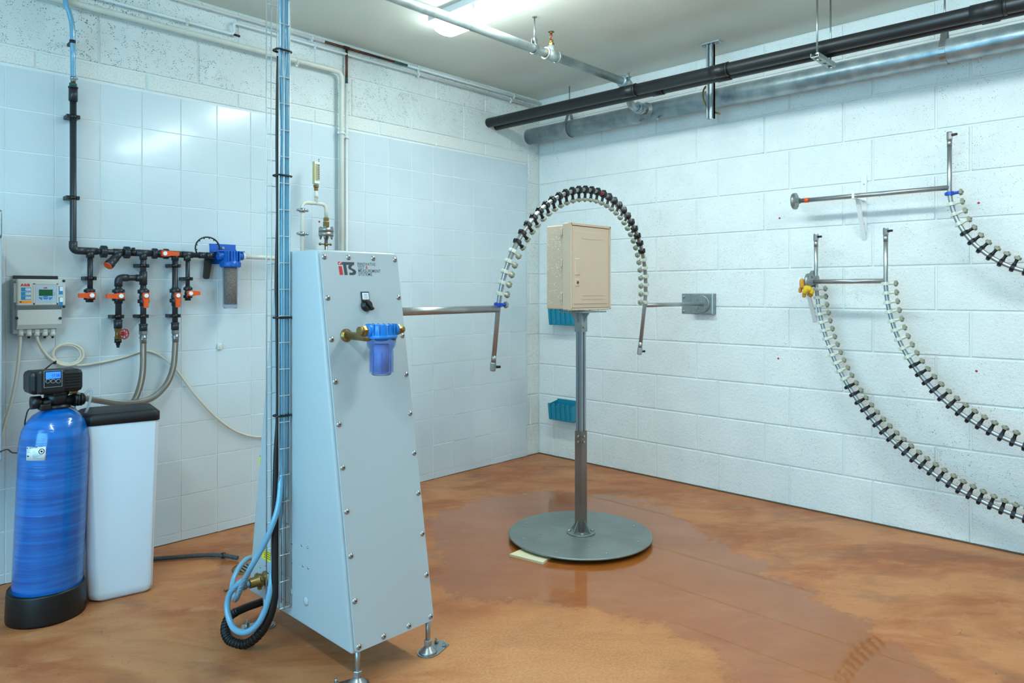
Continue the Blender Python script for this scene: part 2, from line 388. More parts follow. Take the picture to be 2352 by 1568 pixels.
# concrete blocks: one object each, joints recessed
BH, BL = .25, .49
_bc = {}
def block_mesh(L, Hh, mat, J=.008, D=.0035):
    k = (round(L, 3), round(Hh, 3), mat)
    if k not in _bc:
        b = MB(); x0, x1, z0, z1 = J/2, L-J/2, J/2, Hh-J/2; c = .004
        vs = [(x0, 0, z0), (x1, 0, z0), (x1, 0, z1), (x0, 0, z1), (x0+c, -D, z0+c), (x1-c, -D, z0+c), (x1-c, -D, z1-c), (x0+c, -D, z1-c)]
        vs = [(x, y+.006, z) if y == 0 else (x, y+.003, z) for x, y, z in vs]
        b.add(vs, [(4, 5, 6, 7), (0, 1, 5, 4), (1, 2, 6, 5), (2, 3, 7, 6), (3, 0, 4, 7), (3, 2, 1, 0)])
        _bc[k] = matmesh(b, 'block', mat)
    return _bc[k]
def place_block(side, a0, a1, z0, z1, mat):
    me = block_mesh(a1-a0, z1-z0, mat)
    if side == 'L': m = Matrix.Translation((a0, 0, z0)); p = wall_l      # runs along +x, face -y
    else: m = frame((0, -a0, z0), (0, -1, 0), (1, 0, 0), (0, 0, 1)); p = wall_r   # runs along -y, face -x
    inst(me, 'block', p, m)
for n in range(12):
    z0 = n*BH; z1 = min(H, z0+BH); off = 0 if n % 2 else .164
    edges = [0]+([off] if off else [])
    while edges[-1] < 4.35: edges.append(edges[-1]+BL if not (len(edges) == 1) else edges[-1]+BL)
    for a, b in zip(edges, edges[1:]): place_block('R', a, b, z0, z1, 'block')
TX, TW, TH, TZ = -.163, .1974, .1963, 2.4038
for n in range(12):
    z0 = n*BH; z1 = min(H, z0+BH)
    if n < 9:
        e = [-.163, -.112, 0] if n % 2 else [-.163, 0]
        for a, b in zip(e, e[1:]): place_block('L', a, b, z0, z1, 'block_left')
    else:
        e = [0, -.137 if n % 2 else -.361]
        while e[-1] > -4.3: e.append(e[-1]-.494)
        for b, a in zip(e, e[1:]):
            if n == 9 and b <= -.13: place_block('L', a, b, 2.412, z1, M and 'strip')
            else: place_block('L', a, b, z0 if not (n == 9) else z0, z1, 'block_left')
# glazed tiles: one object each
tb = MB(); g = .0018; c = .0012; d = .004
def tile_mesh(w, h):
    b = MB(); x0, x1, z0, z1 = g, w-g, g, h-g
    b.add([(x0, .006, z0), (x1, .006, z0), (x1, .006, z1), (x0, .006, z1), (x0+c, -d, z0+c), (x1-c, -d, z0+c), (x1-c, -d, z1-c), (x0+c, -d, z1-c)],
          [(4, 5, 6, 7), (0, 1, 5, 4), (1, 2, 6, 5), (2, 3, 7, 6), (3, 0, 4, 7), (3, 2, 1, 0)])
    return matmesh(b, 'tile', 'tile')
tm = tile_mesh(TW, TH); rest = TZ-12*TH; tm2 = tile_mesh(TW, rest)
for j in range(20):
    for i in range(13):
        z = TZ-(i+1)*TH if i < 12 else 0
        q_ = Matrix.Translation((TX-(j+.5)*TW, random.uniform(-.0003, .0003), z+TH/2)) @ Matrix.Rotation(random.gauss(0, .0040), 4, 'X') @ Matrix.Rotation(random.gauss(0, .0040), 4, 'Z') @ Matrix.Translation((-TW/2, 0, -TH/2))
        inst(tm if i < 12 else tm2, 'tile', wall_l, q_)
obj('grout', MB().box((TX-20*TW, -.0012, 0), (TX, .0058, TZ)), 'grout', wall_l)
obj('tile_edge_bead', MB().box((TX, -.006, 0), (TX+.006, .004, TZ+.004)), 'tile', wall_l)
# grime line and plaster cove at floor level
tag(obj('trim_1', MB().tube(spline([(-.004+random.uniform(-.003, .003), -i*.12, .002) for i in range(0, 38)], 2), .006, 6), 'grime' if 'grime' in M else simple('floor_grime', '5c4735', .9)), kind='structure')
tag(obj('trim_2', MB().tube(spline([(-i*.12, -.003+random.uniform(-.002, .002), .001) for i in range(0, 40)], 2), .004, 6), bpy.data.materials['floor_grime']), kind='structure')
# ================================================================== CEILING LIGHTS
def light(xc, y0, y1, label, n):
    L = thing('ceiling_light', (xc, (y0+y1)/2, H), label, 'lamp', 'row of fluorescent battens')
    b = MB(); b.box((xc-.110, y0-.03, H-.040), (xc+.110, y1+.03, H), .004); obj('housing', b, 'white', L)
    prof = []
    for k in range(13):
        a = PI*k/12; prof.append((math.cos(a)*.092, -math.sin(a)**.7*.062))
    b = MB(); vs = []; m = len(prof)
    segs = [(y0-.0, .55), (y0-.03, .8), (y0-.045, .35)]
    ysx = [(y0-.035, .6), (y0-.02, .88), (y0, 1), (y1, 1), (y1+.02, .88), (y1+.035, .6)]
    for y, s in ysx: vs += [(xc+p*s, y, H-.040+q*s) for p, q in prof]
    fs = [(r*m+k, r*m+k+1, (r+1)*m+k+1, (r+1)*m+k) for r in range(len(ysx)-1) for k in range(m-1)]+[tuple(range(m)), tuple((len(ysx)-1)*m+k for k in range(m))]
    b.add(vs, fs, True); obj('diffuser', b, 'diffuser', L)
    for y in [y0+.35, (y0+y1)/2, y1-.35]:
        for s in (-1, 1):
            obj('clip', MB().box((xc+s*.090, y-.012, H-.066), (xc+s*.102, y+.012, H-.03), .003), 'white', L)
    return L
light(-1.715, -2.32, -.79, 'glowing white fluorescent batten on the ceiling above the galvanised branch pipe', 0)
light(-1.70, -4.7, -3.15, 'second fluorescent batten in line with the first, out towards the room front', 1)
light(-4.75, -3.5, -2.0, 'fluorescent batten above the left side of the room, behind the viewer', 2)
# ================================================================== OVERHEAD PIPES
GX, GZ = -.136, 2.632
g_ = thing('galvanised_pipe', (GX, 0, GZ), 'thick galvanised steel pipe running along the block wall under the black pipes', 'pipe')
obj('pipe_body', MB().cyl((GX, .005, GZ), (GX, -5.6, GZ+.0), .064, 28), 'galv', g_)
b = MB(); b.cyl((GX, -.0, GZ), (GX, -.012, GZ), .070, 28); obj('wall_collar', b, 'white_paint', g_)
def pear_hanger(y, label, top=H):
    hh = thing('pipe_hanger', (GX, y, top), label, 'hanger', None)
    b = MB(); pts = [(GX+.069*math.cos(a), y, GZ+.069*math.sin(a)) for a in [math.radians(x) for x in range(50, -231, -14)]]
    pts = [(GX, y, GZ+.15)]+pts+[(GX, y, GZ+.15)]
    vs = []
    for p in pts:
        for dy in (-.014, .014): vs.append((p[0], p[1]+dy, p[2]))
    fs = [(2*i, 2*i+1, 2*i+3, 2*i+2) for i in range(len(pts)-1)]
    b.add(vs, fs); o = obj('strap', b, 'zinc', hh); md = o.modifiers.new('s', 'SOLIDIFY'); md.thickness = .0025
    obj('threaded_rod', MB().cyl((GX, y, GZ+.13), (GX, y, top), .0045, 8), 'zinc', hh)
    obj('nut', MB().hexnut((GX, y, GZ+.135), (GX, y, GZ+.15), .011), 'zinc', hh)
pear_hanger(-.44, 'strap and rod holding the galvanised pipe nearest the corner')
pear_hanger(-3.013, 'strap and rod holding the galvanised pipe near the right edge')
bx, bz = -.593, 2.672; bz2 = 2.60
bp = thing('black_pipe', (bx, 0, bz), 'upper and thicker of the two black drain pipes', 'pipe')
obj('pipe_body', MB().cyl((bx, .005, bz), (bx, -5.6, bz-.045), .036, 24), 'black_pipe', bp)
def zb(y): return bz+.045*y/5.6
for y0, y1 in ((-1.36, -1.25), (-2.0, -1.9), (-3.35, -3.22)):
    b = MB(); b.cyl((bx, y0, zb(y0)), (bx, y1, zb(y1)), .039, 24); b.cyl((bx, y0, zb(y0)), (bx, y0-.012, zb(y0)), .041, 24); obj('socket', b, 'black_pipe', bp)
b2 = lw(1140, 289); bp2 = thing('black_pipe', b2, 'thinner black drain pipe tucked behind and below the thicker one', 'pipe')
def zc(y): return b2.z-.006+.02*y/5.6
obj('pipe_body', MB().cyl((b2.x, .005, zc(0)), (b2.x, -5.6, zc(-5.6)), .030, 20), 'black_pipe', bp2)
for y0, y1 in ((-1.52, -1.44), (-1.98, -1.90), (-3.32, -3.25)):
    obj('socket', MB().cyl((b2.x, y0, zc(y0)), (b2.x, y1, zc(y1)), .034, 20), 'black_pipe', bp2)
# sprinkler branch
SY, SZ = -1.185, 2.776
sp = thing('sprinkler_pipe', (-1.3, SY, SZ), 'galvanised branch pipe crossing the ceiling below the light, with sprinkler head', 'pipe')
obj('pipe_body', MB().cyl((-6.5, SY, SZ), (-.47, SY, SZ), .0265, 20), 'galv_light', sp)
b = MB(); tx = fl(1268, 120, SZ).x if False else lw(1266, 130, -SY).x
b.cyl((tx-.05, SY, SZ), (tx+.05, SY, SZ), .033, 20); b.cyl((tx-.055, SY, SZ), (tx-.045, SY, SZ), .0355, 20); b.cyl((tx+.045, SY, SZ), (tx+.055, SY, SZ), .0355, 20)
b.cyl((tx, SY, SZ), (tx, SY, SZ+.055), .022, 16); obj('tee', b, 'galv_light', sp)
obj('rust_ring', MB().cyl((tx-.062, SY, SZ), (tx-.054, SY, SZ), .0275, 20), 'brass', sp)
b = MB(); z = SZ+.055; b.hexnut((tx, SY, z), (tx, SY, z+.018), .019); b.cyl((tx, SY, z+.018), (tx, SY, z+.035), .012, 12)
for s in (-1, 1): b.tube([(tx+s*.010, SY, z+.033), (tx+s*.015, SY, z+.055), (tx+s*.004, SY, z+.078)], .0025, 6)
b.cyl((tx, SY, z+.078), (tx, SY, z+.084), .006, 8); b.cyl((tx, SY, z+.083), (tx, SY, z+.085), .019, 16)
hd = obj('sprinkler_head', b, 'brass', sp); obj('glass_bulb', MB().cyl((tx, SY, z+.036), (tx, SY, z+.076), .003, 8), 'red', hd)
b = MB(); b.lathe((-.50, SY, SZ), (1, 0, 0), [(.031, 0), (.040, .005), (.040, .018), (.034, .02), (.034, .04), (.040, .042), (.040, .055), (.031, .06)], 20)
for s in (-1, 1): b.box((-.49, SY+s*.030, SZ+.018), (-.455, SY+s*.052, SZ+.03), .003); b.cyl((-.472, SY+s*.042, SZ-.002), (-.472, SY+s*.042, SZ+.05), .005, 8); b.ball((-.472, SY+s*.042, SZ+.05), .011, 8, (1, 1, .5))
obj('grooved_coupling', b, 'galv', sp)
b = MB(); b.tube(bend([(-.45, SY, SZ), (-.40, SY, SZ), (-.40, SY, GZ), (-.19, SY, GZ)], .055, 7), .0265, 16); obj('elbow_pipe', b, 'galv', sp)
b = MB(); b.lathe((-.31, SY, GZ), (1, 0, 0), [(.031, 0), (.040, .005), (.040, .02), (.034, .022), (.034, .034), (.040, .036), (.040, .05), (.031, .055)], 20)
for s in (-1, 1): b.box((-.30, SY+s*.03, GZ-.012), (-.262, SY+s*.054, GZ+.012), .003); b.cyl((-.28, SY+s*.044, GZ-.035), (-.28, SY+s*.044, GZ+.03), .005, 8)
obj('grooved_coupling', b, 'galv', sp)
b = MB(); b.lathe((-.215, SY, GZ), (1, 0, 0), [(.034, 0), (.036, .01), (.055, .012), (.055, .024)], 24)
for s in (-1, 1):
    b.cyl((GX-.03, SY+s*.075, GZ-.06), (GX-.03, SY+s*.075, GZ-.02), .006, 8); b.hexnut((GX-.03, SY+s*.075, GZ-.075), (GX-.03, SY+s*.075, GZ-.062), .011)
obj('mechanical_tee', b, 'galv', sp)
hx = -1.37
obj('hanger_rod', MB().cyl((hx, SY, SZ+.04), (hx, SY, H), .0045, 8).cyl((hx, SY, H-.004), (hx, SY, H), .014, 12).cyl((hx, SY, SZ+.04), (hx, SY, SZ+.075), .009, 8), 'zinc', sp)
b = MB(); vs = []; arc = [(hx, SY+.031*math.cos(a), SZ+.031*math.sin(a)) for a in [math.radians(x) for x in range(60, -241, -15)]]
arc = [(hx, SY+.012, SZ+.06)]+arc+[(hx, SY-.012, SZ+.06)]
for p in arc: vs += [(p[0]-.011, p[1], p[2]), (p[0]+.011, p[1], p[2])]
b.add(vs, [(2*i, 2*i+1, 2*i+3, 2*i+2) for i in range(len(arc)-1)])
o = obj('hanger_strap', b, 'zinc', sp); md = o.modifiers.new('s', 'SOLIDIFY'); md.thickness = .002
# strut post holding the pipes
sx, sy = -.159+.02, -1.71
st_ = thing('strut_post', (sx, sy, H), 'vertical zinc strut channel dropping from the ceiling behind the two black pipes', 'bracket')
b = MB(); zb0 = 2.475
for (lo, hi) in (((-.03, -.021), (.03, -.018)),): pass
px, py = sx-.11, sy
b.box((px-.02, py-.021, zb0), (px+.02, py-.0185, H-.01)); b.box((px-.02, py+.0185, zb0), (px+.02, py+.021, H-.01)); b.box((px-.003, py-.021, zb0), (px, py+.021, H-.01))
for s in (-1, 1): b.box((px+.0, py+s*.021, zb0), (px+.02, py+s*.012, H-.01))
for s in (-1, 1): b.box((px-.02, py+s*.021, zb0), (px-.018, py+s*.011, H-.01))
obj('channel', b, 'galv', st_)
obj('head_plate', MB().box((px-.03, py-.075, H-.008), (px+.03, py+.06, H), .002), 'galv', st_)
for s in (-.05, .045): obj('bolt', MB().hexnut((px, py+s, H-.018), (px, py+s, H-.008), .009), 'zinc', st_)
u_ = thing('u_bolt', (GX, -1.70, GZ), 'brown U-bolt looped round the galvanised pipe at the strut post', 'clamp')
pts = [(px+.03+.0, sy+.036, GZ+.07)]
pts = [(px+.06, sy+.042, GZ+.045), (px+.03, sy+.048, GZ+.068), (px-.005, sy+.05, GZ+.03), (px-.012, sy+.045, GZ-.02), (px+.01, sy+.03, GZ-.075), (px+.035, sy+.0, GZ-.105), (px+.04, sy-.045, GZ-.125)]
obj('bent_rod', MB().tube(spline(pts, 6), .006, 8), 'brass', u_)
# trapeze hanger
hx0, hy0 = -.66, -2.545
tr = thing('trapeze_hanger', (hx0, hy0, H), 'slotted zinc rail hung on two threaded rods under the black pipes', 'hanger')
zt = 2.588
P0 = rw(1857, 124, .69); P1 = rw(1915, 148, .5)
zt = .5*(P0.z+P1.z); yt = P0.y+.0
b = MB(); X0, X1 = -.70, -.455
b.box((X0, hy0-.021, zt-.012), (X1, hy0-.019, zt+.008)); b.box((X0, hy0+.019, zt-.012), (X1, hy0+.021, zt+.008)); b.box((X0, hy0-.021, zt-.014), (X1, hy0+.021, zt-.0115))
obj('rail', b, 'galv_light', tr)
for x in (-.625, -.555, -.49): obj('slot', MB().box((x-.013, hy0-.006, zt-.0155), (x+.013, hy0+.006, zt-.0138)), 'black', tr)
for x in (-.665, -.475):
    obj('threaded_rod', MB().cyl((x, hy0, zt-.02), (x, hy0, H), .005, 8), 'zinc', tr); obj('nut', MB().hexnut((x, hy0, zt-.024), (x, hy0, zt-.014), .011).hexnut((x, hy0, zt+.006), (x, hy0, zt+.016), .011), 'zinc', tr)
# ================================================================== PAINTED PIPES ON THE TILED WALL
def wall_clip(p, r, mat, parent, vertical=False, name='pipe_clip'):
    b = MB(); p = Vector(p)
    if vertical: b.cyl(p-ZA*.008, p+ZA*.008, r+.004, 14); b.box(p+Vector((-r-.014, 0, -.007)), p+Vector((r+.014, .008, .007)), .002)
    else: b.cyl(p-XA*.008, p+XA*.008, r+.004, 14); b.box(p+Vector((-.007, 0, -r-.014)), p+Vector((.007, .008, r+.014)), .002)
    b.cyl(p, (p.x, -.002, p.z), .005, 8)
    return obj(name, b, mat, parent)
a = lw(785, 166, .05); A0 = Vector((-5.6, -.05, a.z)); p1 = thing('painted_pipe', a, 'thick cream painted pipe high on the left wall that turns down behind the cabinet', 'pipe')
obj('pipe_body', MB().tube(bend([A0, (a.x, -.05, a.z), (a.x, -.05, .02)], .05, 8), .0155, 16), 'cream_paint', p1)
for u in (682,): wall_clip(lw(u, 142, .05), .0155, 'cream_paint', p1)
wall_clip((a.x, -.05, lw(785, 306, .05).z), .0155, 'white_paint', p1, True)
# two thin pipes under the ceiling
zP3 = lw(962, 158, .03).z; zP4 = lw(962, 171, .03).z
p3 = thing('thin_pipe', (-1.5, -.03, zP3), 'upper thin painted pipe along the ceiling edge with a bare copper stretch', 'pipe')
xa, xb_ = lw(745, 94, .03).x, lw(935, 150, .03).x; xd = lw(796, 112, .03).x
obj('pipe_body', MB().cyl((-5.6, -.03, zP3), (xa, -.03, zP3), .0085, 10).cyl((xb_, -.03, zP3), (-.005, -.03, zP3), .0085, 10), 'white_paint', p3)
xv = lw(905, 140, .03).x
obj('copper_stretch', MB().cyl((xa, -.03, zP3), (xv, -.03, zP3), .0085, 10).cyl((xd-.02, -.03, zP3), (xd+.02, -.03, zP3), .011, 10), 'copper', p3)
obj('corroded_end', MB().cyl((xv, -.03, zP3), (xb_, -.03, zP3), .009, 10), 'verdigris', p3)
zc0 = lw(797, 178, .03).z
obj('copper_drop', MB().cyl((xd, -.03, zP3), (xd, -.03, zc0), .0085, 10), 'copper', p3)
obj('corroded_end', MB().cyl((xd, -.03, zc0), (xd, -.03, zc0-.04), .009, 10), 'verdigris', p3)
obj('white_drop', MB().cyl((xd, -.03, zc0-.04), (xd, -.03, .02), .0085, 10), 'white_paint', p3)
wall_clip((xd, -.03, lw(797, 316, .03).z), .0085, 'white_paint', p3, True)
for u, v in ((717, 85), (962, 158), (1181, 219)): wall_clip((lw(u, v, .03).x, -.03, zP3), .0085, 'white_paint', p3)
p4 = thing('thin_pipe', (-1.5, -.03, zP4), 'lower of the two thin painted pipes under the ceiling, dog-legged at its left', 'pipe')
q = lw(537, 79, .03); q2 = lw(540, 52, .03)
obj('pipe_body', MB().tube(bend([(-5.6, -.03, q.z), (q.x, -.03, q.z), (q.x, -.03, zP4), (-.005, -.03, zP4)], .02, 5), .0085, 10), 'white_paint', p4)
for u in (724, 962, 1174): wall_clip((lw(u, 120, .03).x, -.03, zP4), .0085, 'white_paint', p4)
wall_clip((lw(430, 53, .03).x, -.03, q.z), .0085, 'cream_paint', p4)
obj('capped_stub', MB().cyl((q.x, -.03, q.z), (q.x+.035, -.03, q.z-.002), .007, 8), 'black', p4)
# cable hook and plug remnants on the tiled wall
def plug(p, n, label, side):
    o = obj('wall_plug', MB().cyl(p, Vector(p)+Vector(n)*.003, .0065, 10), 'red'); tag(o, label, 'plug', 'red wall plugs')
for u, v, l in ((1791, 501, 'red plug in the block wall left below the round flange'), (2248, 466, 'red plug in the block wall right of the topmost wall arch'), (1788, 823, 'red plug in the lower block wall left of the wall arches'), (2243, 852, 'red plug in the block wall between the two big wall arches')):
    plug(rw(u, v, -.002), (-1, 0, 0), l, 'R')
plug(lw(733, 509, 0.003), (0, -1, 0), 'red plug in the tiles between the thermometer pipe legs', 'L')
P = lw(505, 796, .012); b = MB(); b.box(P+Vector((-.014, -.004, -.016)), P+Vector((.014, .01, .016)), .003); b.cyl(P, P+Vector((0, -.008, 0)), .006, 10)
tag(obj('cable_clip', b, 'white_plastic'), 'small square white clip stuck on the tiles below the hanging filter', 'clip')
# ================================================================== THERMOMETER PIPE ASSEMBLY
O = .15
th = thing('thermometer_pipe', lw(726, 467, O), 'cream pipe bridge carrying an upright gold thermometer behind the grey cabinet', 'pipe')
L_ = lw(694, 480, O).x; R_ = lw(749, 480, O).x; zt = lw(726, 467, O).z; xm = lw(726, 467, O).x
obj('left_leg', MB().tube(bend([(xm, -O, zt), (L_, -O, zt), (L_, -O, 1.2)], .04, 6), .0115, 12), 'cream_paint', th)
zf = lw(749, 500, O).z
obj('right_arm', MB().tube(bend([(xm, -O, zt), (R_, -O, zt), (R_, -O, zf)], .04, 6), .0115, 12), 'cream_paint', th)
obj('riser', MB().cyl((xm, -O, zt), (xm, -O, lw(726, 438, O).z), .0105, 12).cyl((xm, -O, lw(726, 455, O).z), (xm, -O, lw(726, 443, O).z), .0125, 12), 'cream_paint', th)
z0 = lw(726, 438, O).z
obj('brass_fitting', MB().hexnut((xm, -O, z0), (xm, -O, z0+.018), .014).hexnut((xm, -O, z0+.02), (xm, -O, z0+.036), .018), 'brass', th)
z1 = z0+.04; z2 = lw(726, 371, O).z
g1 = obj('thermometer', MB().box((xm-.019, -O-.012, z1), (xm+.019, -O+.012, z2), .004), 'gauge', th)
obj('glass_column', MB().box((xm-.003, -O-.0145, z1+.02), (xm+.004, -O-.012, z2-.018), .001), 'abb_side', g1)
obj('nameplate', MB().box((xm-.017, -O-.014, z1+.003), (xm+.017, -O-.012, z1+.018)).box((xm-.017, -O-.014, z2-.016), (xm+.017, -O-.012, z2-.002)), 'label_white', g1)
b = MB()
for k in range(11): b.box((xm+.008, -O-.0135, z1+.03+k*.0115), (xm+.014, -O-.0121, z1+.036+k*.0115))
obj('scale_marks', b, 'ink', g1)
for zz in (lw(694, 483, O).z, lw(694, 537, O).z):
    b = MB(); b.cyl((L_, -O, zz-.012), (L_, -O, zz+.012), .017, 16)
    for s in (-1, 1): b.box((L_+s*.012, -O-.008, zz-.007), (L_+s*.034, -O+.008, zz+.007), .003); b.ball((L_+s*.03, -O-.009, zz), .008, 8)
    obj('pipe_clamp', b, 'zinc', th)
b = MB(); b.hexnut((R_, -O, zf-.018), (R_, -O, zf), .019); b.hexnut((R_, -O, zf-.058), (R_, -O, zf-.022), .021); obj('compression_fitting', b, 'brass', th)
zg = lw(749, 528, O).z
b = MB(); b.cyl((R_, -O, zg), (R_, -O, zf-.058), .012, 12); b.cyl((R_, -O, zg-.012), (R_, -O, zg+.012), .045, 24); obj('upper_flange', b, 'steel', th)
b = MB(); b.cyl((R_, -O, zg-.038), (R_, -O, zg-.014), .045, 24); b.cyl((R_, -O, 1.2), (R_, -O, zg-.03), .0105, 12); fo_ = obj('lower_flange', b, 'steel', th)
for k in range(4):
    a_ = PI/4+k*PI/2; cx_ = R_+.034*math.cos(a_); cy_ = -O+.034*math.sin(a_)
    obj('flange_bolt', MB().hexnut((cx_, cy_, zg+.012), (cx_, cy_, zg+.02), .008).hexnut((cx_, cy_, zg-.05), (cx_, cy_, zg-.038), .009).cyl((cx_, cy_, zg-.058), (cx_, cy_, zg), .005, 8), 'zinc', fo_)
zz = lw(749, 561, O).z; obj('stem_clamp', MB().cyl((R_-.04, -O, zz), (R_+.03, -O, zz), .004, 8).ball((R_-.042, -O, zz), .009, 8).ball((R_+.032, -O, zz), .008, 8).cyl((R_, -O, zz-.006), (R_, -O, zz+.006), .014, 12), 'brass', th)
for x in (L_, R_): obj('wall_elbow', MB().tube(bend([(x, -O, 1.21), (x, -O, 1.12), (x, .0, 1.12)], .03, 5), .0115, 12), 'cream_paint', th)
# ================================================================== GREY TEST CABINET
X0, X1 = -3.112, -2.757; zb_, zt_ = .13, 1.506
YB, YT, RB, RT_ = -1.936, -1.708, -1.18, -1.41   # front bottom/top, rear bottom/top
cab = thing('test_cabinet', ((X0+X1)/2, -1.55, 0), 'tall tapered light grey cabinet with screwed front panel on levelling feet', 'cabinet')
fn = (Vector((0, YT, zt_))-Vector((0, YB, zb_))).cross(Vector((1, 0, 0))).normalized()   # outward normal of the sloping front
if fn.y > 0: fn = -fn
sl = (Vector((0, YT, zt_))-Vector((0, YB, zb_))).normalized()
FO = Vector((X0, YB, zb_))
bm = bmesh.new()
co = [(x, y, z) for x in (X0, X1) for y, z in ((YB+.006, zb_), (YT+.006, zt_), (RT_, zt_), (RB, zb_))]
V = [bm.verts.new(c_) for c_ in co]
for f in ((0, 1, 2, 3), (7, 6, 5, 4), (0, 4, 5, 1), (1, 5, 6, 2), (2, 6, 7, 3), (3, 7, 4, 0)): bm.faces.new([V[i] for i in f])
bmesh.ops.bevel(bm, geom=bm.edges[:], offset=.010, segments=4, affect='EDGES', profile=.5)
mb = MB(); bm.verts.index_update(); mb.add([v.co.copy() for v in bm.verts], [[v.index for v in f.verts] for f in bm.faces], True); bm.free()
o = obj('body', mb, 'cabinet', cab)
LEN = (Vector((0, YT, zt_))-Vector((0, YB, zb_))).length; WD = X1-X0
mb = MB(); rr = .012; w0, w1 = .012, WD-.003
pts = []
for cx_, cy_, a0 in ((w1-rr, .006+rr, -90), (w1-rr, LEN-.008-rr, 0), (w0+rr, LEN-.008-rr, 90), (w0+rr, .006+rr, 180)):
    for k in range(5): a_ = math.radians(a0+k*22.5); pts.append((cx_+rr*math.cos(a_), cy_+rr*math.sin(a_)))
mb.prism(pts, FO+fn*(-.004), XA, sl, fn, .0065); fp = obj('front_panel', mb, 'cabinet', cab)
FOF = FO+fn*.0025
def onface(u, v): return onplane(u, v, FOF, fn)
scr = MB(); scr.lathe((0, 0, -.001), (0, 0, 1), [(.0105, 0), (.0105, .001), (.0085, .004), (.005, .0062), (.002, .0068)], 14); scr_me = matmesh(scr, 'panel_screw', 'steel')
sock = matmesh(MB().cyl((0, 0, .0055), (0, 0, .0074), .0028, 6), 'screw_socket', 'black')
Wf = MB()
nail = []
for k in range(10):
    tt = .022+k*(LEN-.05)/9
    nail += [(.026, tt), (WD-.016, tt)]
nail += [(WD*.36, .022), (WD*.67, .022), (WD*.36, LEN-.026), (WD*.67, LEN-.026)]
for a_, t_ in nail:
    s_ = inst(scr_me, 'panel_screw', fp, frame(FOF+XA*a_+sl*t_, XA, sl, fn)); child_inst(sock, 'screw_socket', s_)
# maker's logo
p = onface(779, 603); X_ = XA
LH = (onface(779, 601)-onface(781, 631)).length; LW = (onface(818, 604)-onface(779, 603)).length
def plate(pts2, mat, nm, par=fp, o_=None, th_=.0006): return obj(nm, MB().prism(pts2, o_, XA, sl, fn, th_), mat, par)
o_ = onface(779.5, 631)
s1 = LW/42.0; s2 = LH/30.0
plate([(1*s1, 0), (9*s1, 0), (7.5*s1, 20*s2), (-.3*s1, 20*s2)], 'logo_red', 'logo_stem', o_=o_)
plate([(-1.0*s1, 23.5*s2), (6.5*s1, 23.5*s2), (9*s1, 30*s2), (-1.0*s1, 30*s2)], 'logo_red', 'logo_square', o_=o_)
plate([(0.5*s1, 27*s2), (2.2*s1, 24.3*s2), (7.5*s1, 29.8*s2), (6.2*s1, 29.8*s2), (2.3*s1, 26.2*s2), (1.4*s1, 27.8*s2)], 'label_white', 'logo_tick', o_=o_+fn*.0004)
plate([(7.2*s1, 23.5*s2), (11.2*s1, 23.5*s2), (12.8*s1, 0), (20.2*s1, 0), (18.6*s1, 23.5*s2), (38.0*s1, 23.5*s2), (39.5*s1, 30*s2), (9.6*s1, 30*s2)], 'logo_dark', 'logo_letter', o_=o_)
s_ = [(25, 0), (33, 0), (38.5, 1.2), (41.5, 4.5), (41.8, 9), (39, 12.6), (33, 15), (30.4, 17.2), (31, 20), (34, 21.5), (34, 24.0), (27, 24.0), (24, 21.5), (23.2, 17), (25, 13.8), (31.5, 10.8), (34.2, 8.4), (33.6, 6.4), (31, 5.6), (25, 5.6)]
plate([(a*s1, b_*s2) for a, b_ in s_], 'logo_dark', 'logo_letter', o_=o_)
for (w_, u, v, mat) in (('INNOVATIVE', 821, 609.5, 'logo_dark'), ('TEST', 822, 617.5, 'logo_dark'), ('&', 839.5, 617.2, 'logo_red'), ('MEASUREMENT', 823, 625, 'logo_dark'), ('SYSTEMS', 823.5, 633, 'logo_dark')):
    u2_ = {'INNOVATIVE': 862, 'TEST': 837, '&': 845, 'MEASUREMENT': 873.5, 'SYSTEMS': 854.5}[w_]
    text('logo_text', w_, .0172, mat, onface(u, v), XA, sl, fp, .006, space=1.12, fit=(onface(u2_, v)-onface(u, v)).length)
# selector switch
sw = obj('selector_switch', MB().box((-.0175, -.0, -.0), (.0175, .058, .005), .002, frame(onface(840, 705), XA, sl, fn)), 'black', cab)
c0 = onface(840.5, 705)
obj('switch_label', MB().box((-.014, .028, .005), (.014, .053, .006), 0, frame(onface(840, 705), XA, sl, fn)), 'label_white', sw)
for z_ in (.046, .040, .033): obj('label_line', MB().box((-.008, z_, .006), (.008, z_+.0015, .0064), 0, frame(onface(840, 705), XA, sl, fn)), 'ink', sw)
b = MB(); b.lathe(c0+sl*.005, fn, [(.022, 0), (.022, .006), (.020, .008), (.018, .018), (.016, .021)], 20); b.box((-.005, -.024, .008), (.005, .024, .028), .002, frame(c0+sl*.005, (XA+sl*.9).normalized(), (sl-XA*.9).normalized(), fn)); obj('switch_knob', b, 'black', sw)
